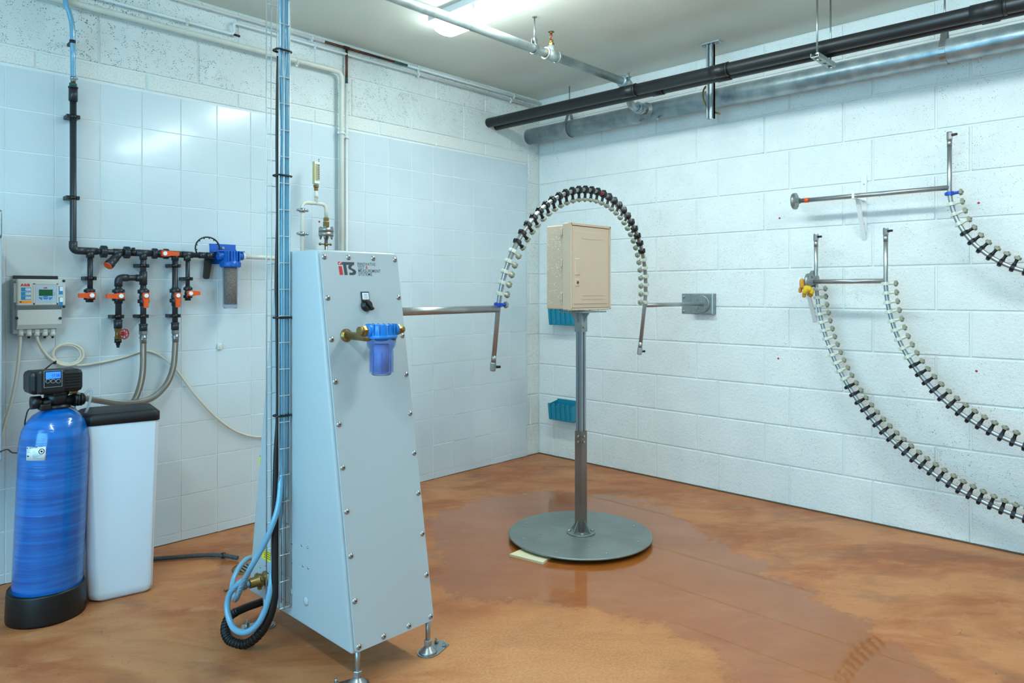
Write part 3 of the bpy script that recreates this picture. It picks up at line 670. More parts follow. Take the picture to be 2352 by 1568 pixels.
# rear and side details of the body
b = MB()
rv = []
for u, v in ((670, 1247), (693, 1252), (707, 1257), (671, 1290), (696, 1299), (708, 1304), (598, 1302), (610, 1297), (611, 1362)):
    q = meet(u, v, 0, X0); rv.append(q)
for q in rv: inst(scr_me, 'side_bolt', cab, frame(q, (0, 0, 1), (0, 1, 0), (-1, 0, 0)) @ Matrix.Scale(.5, 4))
for u, v, r_ in ((703, 1380, .017), (668, 1358, .013)):
    q = meet(u, v, 0, X0); obj('hole_plug', MB().lathe(q, (-1, 0, 0), [(r_, 0), (r_, .002), (r_*.6, .006), (.001, .007)], 16), 'cabinet', cab)
q0, q1 = meet(608, 1262, 0, X0), meet(619, 1290, 0, X0)
wl = obj('warning_label', MB().box((X0-.0012, q1.y-.02, q1.z), (X0, q0.y+.02, q0.z)), 'label_yellow', cab)
b = MB()
for k in range(4): b.box((X0-.0018, q1.y-.012, q1.z+.01+k*.008), (X0-.0012, q0.y+.004, q1.z+.012+k*.008))
obj('label_print', b, 'ink', wl)
q = meet(596, 1100, 0, X0); yb = RB+(RT_-RB)*((q.z-zb_)/(zt_-zb_))
hb = obj('rear_handle', MB().box((X0+.02, yb+.0, q.z-.09), (X0+.10, yb+.03, q.z+.09), .01), 'black', cab); obj('handle_label', MB().box((X0+.018, yb+.006, q.z+.045), (X0+.0195, yb+.026, q.z+.08)), 'label_yellow', hb)
# levelling feet
def foot(x, y, ang, lab=None):
    f = obj('levelling_foot', MB().lathe((x, y, .004), ZA, [(.036, 0), (.030, .008), (.017, .020), (.013, .026)], 20), 'steel', cab)
    pts = []
    for k in range(13):
        a_ = PI/2+PI*k/12; pts.append((.040*math.cos(a_), .040*math.sin(a_)))
    pts += [(.02, -.040), (.092, -.026), (.092, .026), (.02, .040)]
    ca, sa = math.cos(ang), math.sin(ang)
    obj('base_plate', MB().prism(pts, (x, y, 0), (ca, sa, 0), (-sa, ca, 0), ZA, .005), 'zinc', f)
    b = MB(); b.hexnut((x, y, .03), (x, y, .052), .0155); obj('foot_nut', b, 'steel', f)
    obj('foot_rod', MB().cyl((x, y, .02), (x, y, zb_+.01), .0095, 12), 'steel', f)
    for s in (-1, 1):
        qx = x+ca*.07-sa*s*.02; qy = y+sa*.07+ca*s*.02
        obj('anchor_bolt', MB().cyl((qx, qy, .004), (qx, qy, .026), .004, 8).hexnut((qx, qy, .006), (qx, qy, .014), .0085), 'zinc', f)
foot(-2.757-.008+.005, -1.903, .15); foot(-3.066, -1.897, 2.7); foot(-3.08, -1.262, 2.6); foot(-2.77, -1.262, .3)
# ---- blue filter in front of the cabinet
FY = 1.905
fc = lw(876, 765, FY)
flt = thing('water_filter', fc, 'bright blue capped water filter with clear blue bowl on brass elbows on the cabinet front', 'filter')
fx = lw(876, 765, FY).x; zt0 = lw(876, 745, FY).z; zc1 = lw(876, 777, FY).z; zb1 = lw(876, 861, FY).z
FCY = -FY
rC = (lw(912, 765, FY).x-lw(840, 765, FY).x)/2*.80
b = MB(); b.lathe((fx, FCY, zc1), ZA, [(rC*1.0, 0), (rC*1.05, .003), (rC*1.05, .012), (rC*.94, .014), (rC*.90, zt0-zc1-.004), (rC*.84, zt0-zc1)], 28)
for k in range(16):
    a_ = 2*PI*k/16; ex = Vector((math.cos(a_), math.sin(a_), 0)); ey = Vector((-math.sin(a_), math.cos(a_), 0))
    b.box((rC*.85, -.0025, .012), (rC*1.02, .0025, zt0-zc1+.002), 0, frame((fx, FCY, zc1), ex, ey, ZA))
obj('cap', b, 'blue_cap', flt)
b = MB(); zp = (zt0+zc1)/2+.004
for s in (-1, 1): b.cyl((fx+s*rC*.7, FCY, zp), (fx+s*(rC+.012), FCY, zp), .021, 18)
obj('ports', b, 'blue_cap', flt)
Hb = zc1-zb1
b = MB(); ro = [(rC*.97, 0), (rC*.97, -.012), (rC*.95, -.024), (rC*.80, -.036), (rC*.76, -.05), (rC*.73, -Hb+.016), (rC*.66, -Hb+.004), (rC*.55, -Hb)]
ri = [(r_-.004, h_+(.004 if i > 5 else 0)) for i, (r_, h_) in enumerate(ro)]
b.lathe((fx, FCY, zc1), ZA, ro, 28, True, False); b.lathe((fx, FCY, zc1), ZA, ri[::-1], 28, True, False)
n_ = 28; b.f += [tuple(7*n_+k for k in range(n_-1, -1, -1))]; b.sm += [False]
b.f += [tuple(8*n_+k for k in range(n_))]; b.sm += [False]
for k in range(28): b.f.append((k, (k+1) % 28, 15*28+(k+1) % 28, 15*28+k)); b.sm.append(False)
obj('bowl', b, 'bowl_blue', flt)
b = MB()
for k in range(8):
    a_ = 2*PI*k/8+.2; ex = Vector((math.cos(a_), math.sin(a_), 0)); ey = Vector((-math.sin(a_), math.cos(a_), 0))
    b.box((rC*.72, -.002, -Hb+.008), (rC*.79, .002, -.045), 0, frame((fx, FCY, zc1), ex, ey, ZA))
obj('bowl_rib', b, 'bowl_blue', flt)
obj('cartridge', MB().cyl((fx, FCY, zc1-.02), (fx, FCY, zb1+.012), rC*.5, 24), 'cartridge', flt)
lx0 = fx-rC-.01
e0 = onface(795, 770); 
b = MB(); b.lathe(e0, fn, [(.024, 0), (.024, .003), (.018, .007), (.016, .012)], 24); obj('wall_rosette', b, 'brass', flt)
pth = bend([e0+fn*.005, Vector((e0.x, FCY, e0.z-.002)), Vector((e0.x+.03, FCY, zp-.0)), Vector((lx0, FCY, zp))], .022, 6)
obj('brass_elbow', MB().tube(pth, .0145, 14), 'brass', flt)
b = MB(); b.hexnut((lx0-.018, FCY, zp), (lx0+.002, FCY, zp), .0195); b.cyl((lx0-.03, FCY, zp), (lx0-.016, FCY, zp), .0162, 16); obj('brass_union', b, 'brass', flt)
rx0 = fx+rC+.01; ye = onface(930, 765)
b = MB(); b.hexnut((rx0, FCY, zp), (rx0+.014, FCY, zp), .020); obj('brass_union', b, 'brass', flt)
obj('brass_elbow', MB().tube(bend([(rx0+.01, FCY, zp), (rx0+.030, FCY, zp), (rx0+.030, FCY+.08, zp)], .012, 5), .0135, 14), 'brass', flt)
# ---- brass hose coupling on the cabinet side
q = meet(612, 1328, 0, X0); hc = thing('hose_coupling', q, 'brass claw hose coupling low on the left side of the grey cabinet', 'coupling')
b = MB(); b.lathe(q, (-1, 0, 0), [(.030, 0), (.030, .006), (.022, .008), (.022, .02)], 24); obj('flange', b, 'brass', hc)
b = MB(); b.lathe(q+Vector((-.02, 0, 0)), (-1, 0, 0), [(.02, 0), (.026, .003), (.026, .014), (.020, .017), (.0185, .05), (.015, .052)], 20)
for k in range(3):
    a_ = 2*PI*k/3+.5; d_ = Vector((0, math.cos(a_), math.sin(a_))); b.box((-.0, -.009, .02), (.014, .009, .034), .003, frame(q+Vector((-.022, 0, 0)), (-1, 0, 0), d_.cross(Vector((-1, 0, 0))), d_))
obj('claw_body', b, 'brass', hc)
h0 = q+Vector((-.07, 0, 0))
obj('hose_clamp', MB().cyl(h0+Vector((-.028, 0, -.002)), h0+Vector((-.016, 0, 0)), .0165, 16).box(h0+Vector((-.028, -.006, .012)), h0+Vector((-.016, .006, .024)), .002), 'zinc', hc)
# ================================================================== WIRE TRAY WITH HOSES
TXo = -3.165; TXi = -3.122
ty_f = meet(641, 500, 0, TXo).y; ty_b = meet(612, 500, 0, TXo).y
z_b = meet(636, 1401, 0, TXo).z
tray = thing('wire_cable_tray', (TXi, (ty_f+ty_b)/2, z_b), 'upright wire cable tray rising beside the cabinet to the ceiling', 'cable tray')
yc_ = [ty_f, ty_f+(ty_b-ty_f)*.33, ty_f+(ty_b-ty_f)*.66, ty_b]
lwires = [(TXo, ty_f), ((TXo+TXi)/2-.002, ty_f), (TXi, ty_f), (TXi, yc_[1]), (TXi, yc_[2]), (TXi, ty_b), ((TXo+TXi)/2-.002, ty_b), (TXo, ty_b)]
mtx0 = matmesh(MB().cyl((0, 0, z_b), (0, 0, H), .0024, 6), 'long_wire', 'wire')
for x, y in lwires: inst(mtx0, 'long_wire', tray, Matrix.Translation((x, y, 0)))
rung = MB().tube(bend([(TXo, ty_f, 0), (TXi+.003, ty_f, 0), (TXi+.003, ty_b, 0), (TXo, ty_b, 0)], .004, 2), .0022, 6); rm = matmesh(rung, 'rung', 'wire')
z = z_b+.008
while z < H: inst(rm, 'rung', tray, Matrix.Translation((0, 0, z))); z += .0985
def hose(name, pts, r, mat, label, cat='hose', n=12, per=8, group=None):
    o = obj(name, MB().tube(spline(pts, per), r, n), mat); return tag(o, label, cat, group)
HX = -3.152
def tp(u, v, x=None): return meet(u, v, 1, ty_f+.017) if x is None else meet(u, v, 0, x)
def tq(u, v): return meet(u, v, 1, ty_f+.017)
yh1 = tp(650, 700).y; yh2 = tp(661, 700).y; yk = tp(640, 700).y
h1 = [(tp(640, 0).x, ty_f+.017, H), tp(646, 60), tp(645, 130), tp(649, 220), tp(651, 330), tp(648, 500), tp(649, 700), tp(648, 900), tp(646, 1050), tp(641, 1150, -3.17), tp(622, 1215, -3.20), tp(600, 1262, -3.22), tp(575, 1305, -3.24), tp(557, 1340, -3.24), tp(545, 1370, -3.23), tp(538, 1375, -3.20), tp(533, 1345, -3.17), tp(545, 1310, -3.12), tp(565, 1285, -3.06), tp(585, 1278, -3.0)]
hose('hose', h1, .0105, 'hose', 'blue braided hose in the wire tray that curls up behind the cabinet')
h2 = [(tp(655, 0).x, ty_f+.017, H), tp(658, 60), tp(659, 130), tp(656, 220), tp(658, 400), tp(657, 700), tp(656, 900), tp(652, 1100), tp(640, 1200), tp(628, 1290, -3.17), tp(620, 1360, -3.19), tp(605, 1410, -3.21), tp(585, 1440, -3.23), tp(560, 1452, -3.25), tp(535, 1440, -3.26), tp(522, 1400, -3.26), tp(527, 1365, -3.25), tp(545, 1343, -3.24), tp(562, 1333, -3.225), Vector(h0)+Vector((-.03, 0, -.004)), Vector(h0)]
hose('hose', h2, .0115, 'hose', 'blue braided hose looping off the tray bottom into the brass coupling')
h3 = [tp(640, 130), tp(638, 200), tp(637, 330), tp(638, 500), tp(635, 640), tp(637, 760), tp(638, 950), tp(634, 1050), tp(632, 1200), tp(632, 1330), tp(624, 1400, -3.18), tp(600, 1450, -3.20), tp(565, 1478, -3.22), tp(530, 1472, -3.24), tp(517, 1445, -3.24), tp(528, 1415, -3.20), tp(560, 1397, -3.14), tp(598, 1383, -3.06), tp(640, 1368, -2.98)]
rr_ = []
sp_ = spline(h3, 10); n_ = len(sp_)
for i in range(n_): f_ = i/n_; rr_.append(.007+.009*max(0, min(1, (f_-.32)/.2)))
cb = MB().tube(sp_, rr_, 12); tag(obj('cable_conduit', cb, 'rubber'), 'thick black spiral-wrapped cable running down the tray into a floor loop', 'cable')
b = MB()
for i in range(int(n_*.60), int(n_*.86), 1):
    if i % 2 == 0:
        d_ = (sp_[i+1]-sp_[i]).normalized(); mpt = (sp_[i+1]+sp_[i])/2; b.cyl(mpt-d_*.004, mpt+d_*.004, rr_[i]+.0018, 12)
co_ = [o for o in C.objects if o.name == 'cable_conduit'][0]
tag(obj('spiral_ridges', b, 'black', co_), kind='stuff')
for k, (v) in enumerate((118, 404, 729, 953)):
    pz = tp(650, v).z; y0_, y1_ = ty_f+.035, ty_f+.001; xa_, xb2_ = tp(635, v).x, tp(663, v).x
    b = MB().tube(spline([(xa_, y0_, pz), (xa_-.004, (y0_+y1_)/2, pz), (xa_, y1_, pz), (xb2_, y1_, pz), (xb2_+.002, (y0_+y1_)/2, pz), (xb2_, y0_, pz)], 4, True), .0045, 6, True); o = obj('cable_tie', b, 'black')
    tag(o, ['black tie strapping the hoses to the tray just below the ceiling', 'black tie round the tray hoses above the cabinet top', 'black tie round the tray hoses at pipe height', 'lowest black tie round the tray hoses, halfway down the cabinet'][k], 'cable tie', 'ties round the tray hoses')
# ================================================================== NOZZLE ARCHES
def nozzle_meshes(suffix, mat, r_t, sc=1.0):
    b = MB(); r0 = r_t+.001; r1 = r_t+.0085*sc; wv = .009*sc
    b.lathe((-wv, 0, 0), XA, [(r0, 0), (r1, 0), (r1*1.02, wv), (r1, 2*wv), (r0, 2*wv)], 10, False, False)
    b.box((-wv*.8, -.010*sc, -r1-.003*sc), (wv*.8, .010*sc, -r0*.6), .002)
    b.box((-wv*.7, r0*.8, -.006*sc), (wv*.7, r1+.005*sc, .006*sc), .0015)
    b.lathe((0, 0, 0), ZA, [(.010*sc, r0), (.008*sc, r1), (.0075*sc, .034*sc), (.011*sc, .046*sc), (.011*sc, .050*sc)], 10)
    a_ = matmesh(b, 'nozzle', mat)
    b = MB(); b.lathe((0, 0, .043*sc), ZA, [(.0135*sc, 0), (.0172*sc, .002), (.0172*sc, .012*sc), (.0125*sc, .016*sc)], 6, False); n_me = matmesh(b, 'nozzle_nut', 'nut')
    b = MB(); b.lathe((0, 0, .058*sc), ZA, [(.006*sc, 0), (.006*sc, .002), (.0035*sc, .006*sc)], 8); t_me = matmesh(b, 'nozzle_tip', 'tip')
    return a_, n_me, t_me
def arch(name, center, e1, e2, R, r_t, leg, a_start, pitch, count, cols, label, mats, valve_dir, legs=(True, True), mat='steel', tube_ext=180.0):
    """semicircle in the plane of unit vectors e1 (angle 0) and e2 (angle 90); straight legs continue along -e2"""
    A = thing(name, center, label, 'spray arch'); c_ = Vector(center); e1 = Vector(e1); e2 = Vector(e2); nrm = e1.cross(e2)
    pts = []
    if legs[0]: pts += [c_+e1*R-e2*leg]
    pts += [c_+e1*R*math.cos(math.radians(a))+e2*R*math.sin(math.radians(a)) for a in [i*3.0 for i in range(61)]]
    if legs[1]: pts += [c_-e1*R-e2*leg]
    obj('arch_tube', MB().tube(pts, r_t, 14), mat, A)
    for i in range(count):
        a = math.radians(a_start+pitch*i); rad = e1*math.cos(a)+e2*math.sin(a); tan = -e1*math.sin(a)+e2*math.cos(a)
        m = frame(c_+rad*R, tan, (-rad).cross(tan), -rad); ms = mats[cols(i)]
        o = inst(ms[0], 'nozzle', A, m, {'b': None, 'w': 'milky white nozzle clamp', 'u': 'blue nozzle clamp'}[cols(i)])
        child_inst(ms[1], 'nozzle_nut', o); child_inst(ms[2], 'nozzle_tip', o)
    for k, s in enumerate((1, -1)):
        if not legs[k]: continue
        e_ = c_+e1*R*s-e2*leg
        v_ = obj('end_valve', MB().cyl(e_+e2*.055, e_+e2*.02, r_t+.001, 14).hexnut(e_+e2*.022, e_-e2*.022, r_t*1.30), 'steel', A)
        vd = Vector(valve_dir)*(1 if k == 0 else 1)
        obj('valve_lever', MB().box((.012, -.006, -.009), (.040, .006, .003), .002, frame(e_, vd, e2.cross(vd).normalized(), e2)).cyl(e_+vd*.0, e_+vd*.022, .005, 8), 'black', v_)
    return A
mset = {'b': nozzle_meshes('', 'black', .0118), 'w': nozzle_meshes('', 'white_plastic', .0118), 'u': nozzle_meshes('', 'blue_clamp', .0118)}
th_ = math.radians(7.2); AC = Vector((-1.390, -1.54, 1.272)); ARR = .635
e2 = Vector((0, -math.sin(th_), math.cos(th_)))
main = arch('spray_arch', AC, (1, 0, 0), e2, ARR, .0118, .285, 1.8, 4.9, 37, lambda i: 'w' if i < 6 else ('b' if i < 31 else ('w' if i < 36 else 'u')), 'large stainless spray arch with black and white nozzles around the beige box', mset, Vector((.9, -.3, 0)).normalized())
o = obj('red_tape', MB().tube([AC+Vector((1, 0, 0))*ARR*math.cos(a_)+e2*ARR*math.sin(a_) for a_ in (math.radians(82), math.radians(84))], .0128, 14), 'red', main)
obj('drive_pipe', MB().cyl((X1, AC.y, AC.z-.004), (AC.x-ARR, AC.y, AC.z), .0175, 16), 'steel', main)
obj('axle_pipe', MB().cyl((AC.x+ARR, AC.y, AC.z), (-.060, AC.y+.004, AC.z), .013, 16), 'steel', main)
# bearing box on the block wall
bxx = thing('bearing_box', (0, AC.y, AC.z), 'square steel bearing box on the block wall that carries the arch axle', 'bracket')
yl_, yr_ = rw(1567, 700).y, rw(1645, 700).y; z_t, z_b2 = rw(1605, 674).z, rw(1605, 721).z
obj('back_plate', MB().box((-.004, yr_, z_b2), (-.0, yl_, z_t), .001), 'steel_plate', bxx)
bl_, br_ = AC.y+.098, AC.y-.098
obj('housing', MB().box((-.045, br_+.022, AC.z-.072), (-.002, bl_-.012, AC.z+.072), .006), 'steel_plate', bxx)
fd = obj('flange_disc', MB().lathe((-.045, AC.y+.006, AC.z), (-1, 0, 0), [(.060, 0), (.060, .008), (.057, .0095)], 36), 'steel_plate', bxx)
for k in range(4):
    a_ = PI/4+k*PI/2; q = Vector((-.0545, AC.y+.006+.042*math.cos(a_), AC.z+.042*math.sin(a_))); obj('cap_screw', MB().cyl(q, q+Vector((-.007, 0, 0)), .007, 10), 'steel', fd)
obj('shaft_collar', MB().cyl((-.053, AC.y+.004, AC.z), (-.078, AC.y+.004, AC.z), .016, 16), 'steel', bxx)
for y in (yl_-.012, yr_+.014):
    for s in (-.055, .045):
        q = Vector((-.004, y, AC.z+s)); obj('anchor_bolt', MB().cyl(q, q+Vector((-.016, 0, 0)), .005, 8).hexnut(q, q+Vector((-.008, 0, 0)), .010), 'steel', bxx)
# wall-hung arches (upside down)
ms2 = {k: nozzle_meshes('', m_, .0115, 1.0) for k, m_ in (('b', 'black'), ('w', 'white_plastic'), ('u', 'blue_clamp'))}
def wall_arch(cy_, cz, R, off, leg, a0, pitch, nvis, cols, label):
    return arch('spray_arch', (-off, cy_, cz), (0, 1, 0), (0, 0, -1), R, .0115, leg, a0, pitch, nvis, cols, label, ms2, Vector((-.35, -.93, 0)).normalized())
legA = rw(2183, 312, .15).z-1.909; legB = rw(2033, 532, .2).z-1.423; legC = rw(1878, 545, .12).z-1.463
aA = wall_arch(-3.515, 1.909, .477, .15, legA, 4.4, 6.75, 14, lambda i: 'u' if i == 0 else ('w' if i < 4 else 'b'), 'smallest and topmost spray arch hanging upside down on the block wall')
aB = wall_arch(-3.601, 1.423, .859, .20, legB, 1.6, 3.47, 26, lambda i: 'w' if i < 9 else 'b', 'middle spray arch hung on the block wall, right of the yellow glove')
aC = wall_arch(-3.598, 1.463, 1.265, .12, legC, 4.2, 2.272, 38, lambda i: 'w' if i < 12 else 'b', 'largest spray arch on the block wall, hanging lowest beside the glove')
def arch_stub(A, off, z, y0, y1, tape=False, rot=0):
    obj('supply_pipe', MB().cyl((-off, y0, z), (-off, y1, z), .0135, 16), 'steel', A)
    b = MB().lathe((-off, y0, z), (0, -1, 0), [(.050, -.008), (.050, .006), (.022, .008), (.018, .03)], 28); f_ = obj('pipe_flange', b, 'steel_plate', A)
    for k in range(4):
        a_ = PI/4+k*PI/2; c_ = Vector((-off+.036*math.cos(a_), y0-.006, z+.036*math.sin(a_))); obj('bolt_hole', MB().cyl(c_, c_+Vector((0, -.0008, 0)), .007, 12), 'black', f_)
    if tape: obj('orange_tape', MB().cyl((-off, y0-.06, z), (-off, y0-.085, z), .0145, 16), 'orange', A)
yA0 = rw(1826, 463, .15).y
arch_stub(aA, .15, 1.905, yA0, -3.515+.477, True)
yB0 = rw(1858, 650, .2).y
arch_stub(aB, .20, rw(1940, 646, .2).z, yB0, -3.601+.859)
arch_stub(aC, .12, rw(1866, 640, .12).z, rw(1868, 640, .12).y+.0, -3.598+1.265)
# shelf brackets
def shelf_bracket(y, zt, zb, za, L, label):
    B = thing('shelf_bracket', (0, y, zb), label, 'bracket')
    obj('wall_strip', MB().box((-.006, y-.016, zb), (-.001, y+.016, zt), .001), 'white', B)
    obj('arm', MB().box((-L, y-.009, za-.005), (-.004, y+.009, za), .001).box((-L-.003, y-.007, za-.005), (-L, y+.007, za+.038), .001), 'white', B)
    dz = za-.006
    obj('brace', MB().prism([(-L*.62, dz), (-L*.52, dz), (-.006, dz-.20), (-.006, dz-.225)], (0, y-.011, 0), XA, ZA, YA, .022), 'white', B)
    for z in (zt-.06, zb+.045): obj('screw', MB().cyl((-.006, y, z), (-.0085, y, z), .005, 10), 'zinc', B)
shelf_bracket(-2.567, 2.047, 1.706, 1.905-.0135, .19, 'white shelf bracket on the block wall under the top arch supply pipe')
shelf_bracket(-2.282, 1.542, 1.206, rw(1940, 646, .2).z-.0135, .24, 'white shelf bracket carrying the two big arches, glove over its arm')
# glove
gx = .245; G = lambda u, v, o_=gx: rw(u, v, o_)
gl = thing('work_glove', G(1855, 665), 'yellow and tan work glove hanging over the bracket arm end', 'glove')
def blob(name, pts, rs, mat):
    sp2 = spline(pts, 5); n2 = len(sp2); r2 = []
    for i in range(n2):
        f_ = i/(n2-1)*(len(rs)-1); k = min(int(f_), len(rs)-2); r2.append(rs[k]*(1-f_+k)+rs[k+1]*(f_-k))
    r2[0] *= .55; r2[-1] *= .5
    return obj(name, MB().tube([sp2[0]+(sp2[0]-sp2[1])*.4]+sp2+[sp2[-1]+(sp2[-1]-sp2[-2])*.4], [r2[0]*.5]+r2+[r2[-1]*.5], 14), mat, gl)
blob('cuff', [G(1842, 640), G(1842, 652), G(1843, 662)], [.0125, .0145, .013], 'glove')
blob('palm', [G(1846, 660, .24), G(1855, 664, .24), G(1860, 668, .235)], [.014, .023, .022], 'glove_yellow')
blob('finger', [G(1855, 662, .26), G(1850, 668, .265), G(1847, 674, .265)], [.014, .0145, .013], 'glove_yellow')
blob('finger', [G(1862, 664, .235), G(1864, 670, .235), G(1861, 675, .24)], [.013, .015, .012], 'glove_yellow')
blob('finger', [G(1840, 660, .23), G(1838, 666, .23), G(1838, 672, .23)], [.011, .011, .009], 'glove')
blob('finger', [G(1848, 672, .25), G(1847, 678, .25), G(1847, 683, .25)], [.012, .011, .010], 'glove')
blob('finger', [G(1858, 672, .22), G(1862, 677, .22), G(1866, 680, .22)], [.016, .014, .011], 'glove')
# ================================================================== TEST STAND AND BEIGE ENCLOSURE
PX, PY = -1.386, -1.543
stn = thing('test_stand', (PX, PY, 0), 'round steel turntable plate with a square post under the beige box', 'stand')
dc = Vector((-1.388, -1.538, 0))
obj('round_plate', MB().lathe((dc.x, dc.y, .022), ZA, [(.385, 0), (.392, .002), (.392, .009), (.388, .011)], 72, True), 'steel_dark', stn)
obj('hub', MB().cyl((dc.x, dc.y, 0), (dc.x, dc.y, .022), .16, 32), 'steel_dark', stn)
for k in range(8):
    a_ = 2*PI*k/8+.3; q = (dc.x+.33*math.cos(a_), dc.y+.33*math.sin(a_), .033); obj('plate_screw', MB().lathe(q, ZA, [(.007, 0), (.007, .002), (.004, .004)], 10), 'steel', stn)
for k in range(4):
    a_ = 2*PI*k/4+.9; q = (dc.x+.22*math.cos(a_), dc.y+.22*math.sin(a_), .033); obj('plate_screw', MB().lathe(q, ZA, [(.006, 0), (.006, .002), (.004, .0035)], 10), 'steel', stn)
fz = .033
fl_ = obj('foot_flange', MB().cyl((PX, PY, fz), (PX, PY, fz+.008), .078, 32), 'steel_dark', stn)
for k in range(4):
    a_ = PI/4+k*PI/2; q = (PX+.064*math.cos(a_), PY+.064*math.sin(a_), fz+.008); obj('flange_bolt', MB().hexnut(q, (q[0], q[1], q[2]+.009), .010), 'steel', fl_)
    ex = Vector((math.cos(k*PI/2), math.sin(k*PI/2), 0)); ey = Vector((-ex.y, ex.x, 0))
    obj('gusset', MB().prism([(.024, 0), (.068, 0), (.024, .062)], Vector((PX, PY, fz+.008))-ey*.002, ex, ZA, ey, .004), 'steel_dark', fl_)
hw = .0235
b = MB()
for s in (-1, 1):
    b.box((PX+s*hw, PY-hw, fz+.006), (PX+s*(hw-.003), PY+hw, .592)); b.box((PX-hw+.0031, PY+s*hw, fz+.006), (PX+hw-.0031, PY+s*(hw-.003), .592))
obj('outer_tube', b, 'steel_post', stn)
for z in (.565, .535): obj('set_screw', MB().cyl((PX-.008, PY-hw, z), (PX-.008, PY-hw-.010, z), .006, 10), 'steel', stn); obj('set_screw', MB().cyl((PX-hw, PY-.004, z), (PX-hw-.010, PY-.004, z), .006, 10), 'steel', stn)
# slotted aluminium profile
h2_ = .0195; prof = []
q1 = [(h2_, h2_-.0), (h2_, .005), (h2_-.006, .005), (h2_-.006, .003), (h2_-.006, -.003), (h2_-.006, -.005), (h2_, -.005)]
for k in range(4):
    a_ = -k*PI/2; ca, sa = math.cos(a_), math.sin(a_)
    for x, y in q1: prof.append((x*ca-y*sa, x*sa+y*ca))
obj('inner_profile', MB().prism(prof, (PX, PY, .5), XA, YA, ZA, .70), 'alu', stn)
b = MB()
for s in (-1, 1):
    b.box((PX+s*.025, PY-.025, 1.135), (PX+s*.0215, PY+.025, 1.240)); b.box((PX-.0214, PY+s*.025, 1.135), (PX+.0214, PY+s*.0215, 1.240))
hs = obj('head_socket', b, 'steel_plate', stn)
obj('set_screw', MB().cyl((PX-.008, PY-.025, 1.16), (PX-.008, PY-.034, 1.16), .006, 10), 'steel', stn)
obj('top_plate', MB().box((PX-.055, PY-.055, 1.240), (PX+.16, PY+.11, 1.247), .001), 'steel_plate', stn)
for k in range(4):
    ex = Vector((math.cos(k*PI/2), math.sin(k*PI/2), 0)); ey = Vector((-ex.y, ex.x, 0))
    obj('gusset', MB().prism([(.025, 0), (.054 if k > 1 else .078, 0), (.025, -.055)], Vector((PX, PY, 1.240))-ey*.002, ex, ZA, ey, .004), 'steel_plate', hs)
# enclosure
EX0, EX1, EY0, EY1, EZ0, EZ1 = -1.506, -1.150, -1.562, -1.392, 1.259, 1.718
enc = thing('electrical_enclosure', ((EX0+EX1)/2, (EY0+EY1)/2, EZ0-.01), 'beige polyester electrical box with wet sides on top of the stand post', 'box')
b = MB(); b.box((EX0+.006, EY0+.045, EZ0), (EX1-.006, EY1+.0, EZ1-.002), .006); obj('body', b, 'beige', enc)
b = MB(); b.box((EX0-.002, EY0+.004, EZ0-.004), (EX1+.002, EY0+.05, EZ1+.008), .006)
for lo, hi in (((EX0-.002, EZ0-.004), (EX0+.009, EZ1+.008)), ((EX1-.010, EZ0-.004), (EX1+.002, EZ1+.008)), ((EX0, EZ1-.006), (EX1, EZ1+.008)), ((EX0, EZ0-.004), (EX1, EZ0+.006))):
    b.box((lo[0], EY0-.010, lo[1]), (hi[0], EY0+.01, hi[1]), .002)
obj('frame_rim', b, 'beige', enc)
obj('door_gap_shade', MB().box((EX0+.009, EY0-.001, EZ0+.005), (EX1-.010, EY0+.005, EZ1-.005)), 'deep_brown', enc)  # dark sheet behind the door, painting the shade in the gap round it
dr = obj('door', MB().box((EX0+.0115, EY0-.008, EZ0+.008), (EX1-.013, EY0+.003, EZ1-.009), .002), 'beige', enc)
obj('door_panel', MB().box((EX0+.026, EY0-.0115, EZ0+.03), (EX1-.03, EY0-.005, EZ1-.036), .0012), 'beige', dr)
b = MB()
for z_ in (EZ0+.055, EZ0+.075, EZ1-.075): b.box((EX0+.09, EY0-.0132, z_), (EX1-.07, EY0-.0110, z_+.0025), .0006)
obj('embossed_line', b, 'beige', dr)
lk = obj('latch_plate', MB().box((EX0+.030, EY0-.0150, EZ0+.185), (EX0+.072, EY0-.008, EZ0+.275), .003), 'beige', dr)
obj('latch_slot', MB().box((EX0+.049, EY0-.0165, EZ0+.200), (EX0+.053, EY0-.0148, EZ0+.262), .001), 'beige', lk)
ky = obj('key_lock', MB().box((EX0+.032, EY0-.0150, EZ0+.125), (EX0+.068, EY0-.008, EZ0+.165), .003), 'beige', dr)
obj('lock_barrel', MB().cyl((EX0+.05, EY0-.0145, EZ0+.145), (EX0+.05, EY0-.017, EZ0+.145), .008, 16), 'deep_brown', ky)
for z_ in (EZ0+.05, EZ0+.23, EZ1-.06): obj('hinge_boss', MB().box((EX0-.002, EY0+.052, z_), (EX0+.008, EY0+.066, z_+.04), .003), 'beige', enc)
dm = matmesh(MB().ball((0, 0, 0), 1, 6, (1, 1, 1)), 'water_drops', 'drop')
b = MB(); random.seed(3)
for k in range(260):
    yy = random.uniform(EY0+.052, EY1-.004); zz = random.choice([random.gauss(EZ0+.36, .02), random.gauss(EZ0+.22, .05), random.uniform(EZ0+.02, EZ1-.03), random.uniform(EZ0+.02, EZ0+.25)])
    zz = min(max(zz, EZ0+.01), EZ1-.03); r_ = random.uniform(.0006, .0019); b.ball((EX0+.006, yy, zz), r_, 6, (.6, 1, random.uniform(1, 1.7)))
for k in range(150):
    xx = random.uniform(EX0+.03, EX1-.03); zz = random.uniform(EZ0+.02, EZ1-.2); r_ = random.uniform(.0005, .0012); b.ball((xx, EY0-.0115, zz), r_, 6, (1, .6, 1.2))
for k in range(40): b.ball((random.uniform(EX0, EX1), EY0+.01, EZ0-.006), random.uniform(.001, .0026), 6, (1, 1, 1.4))
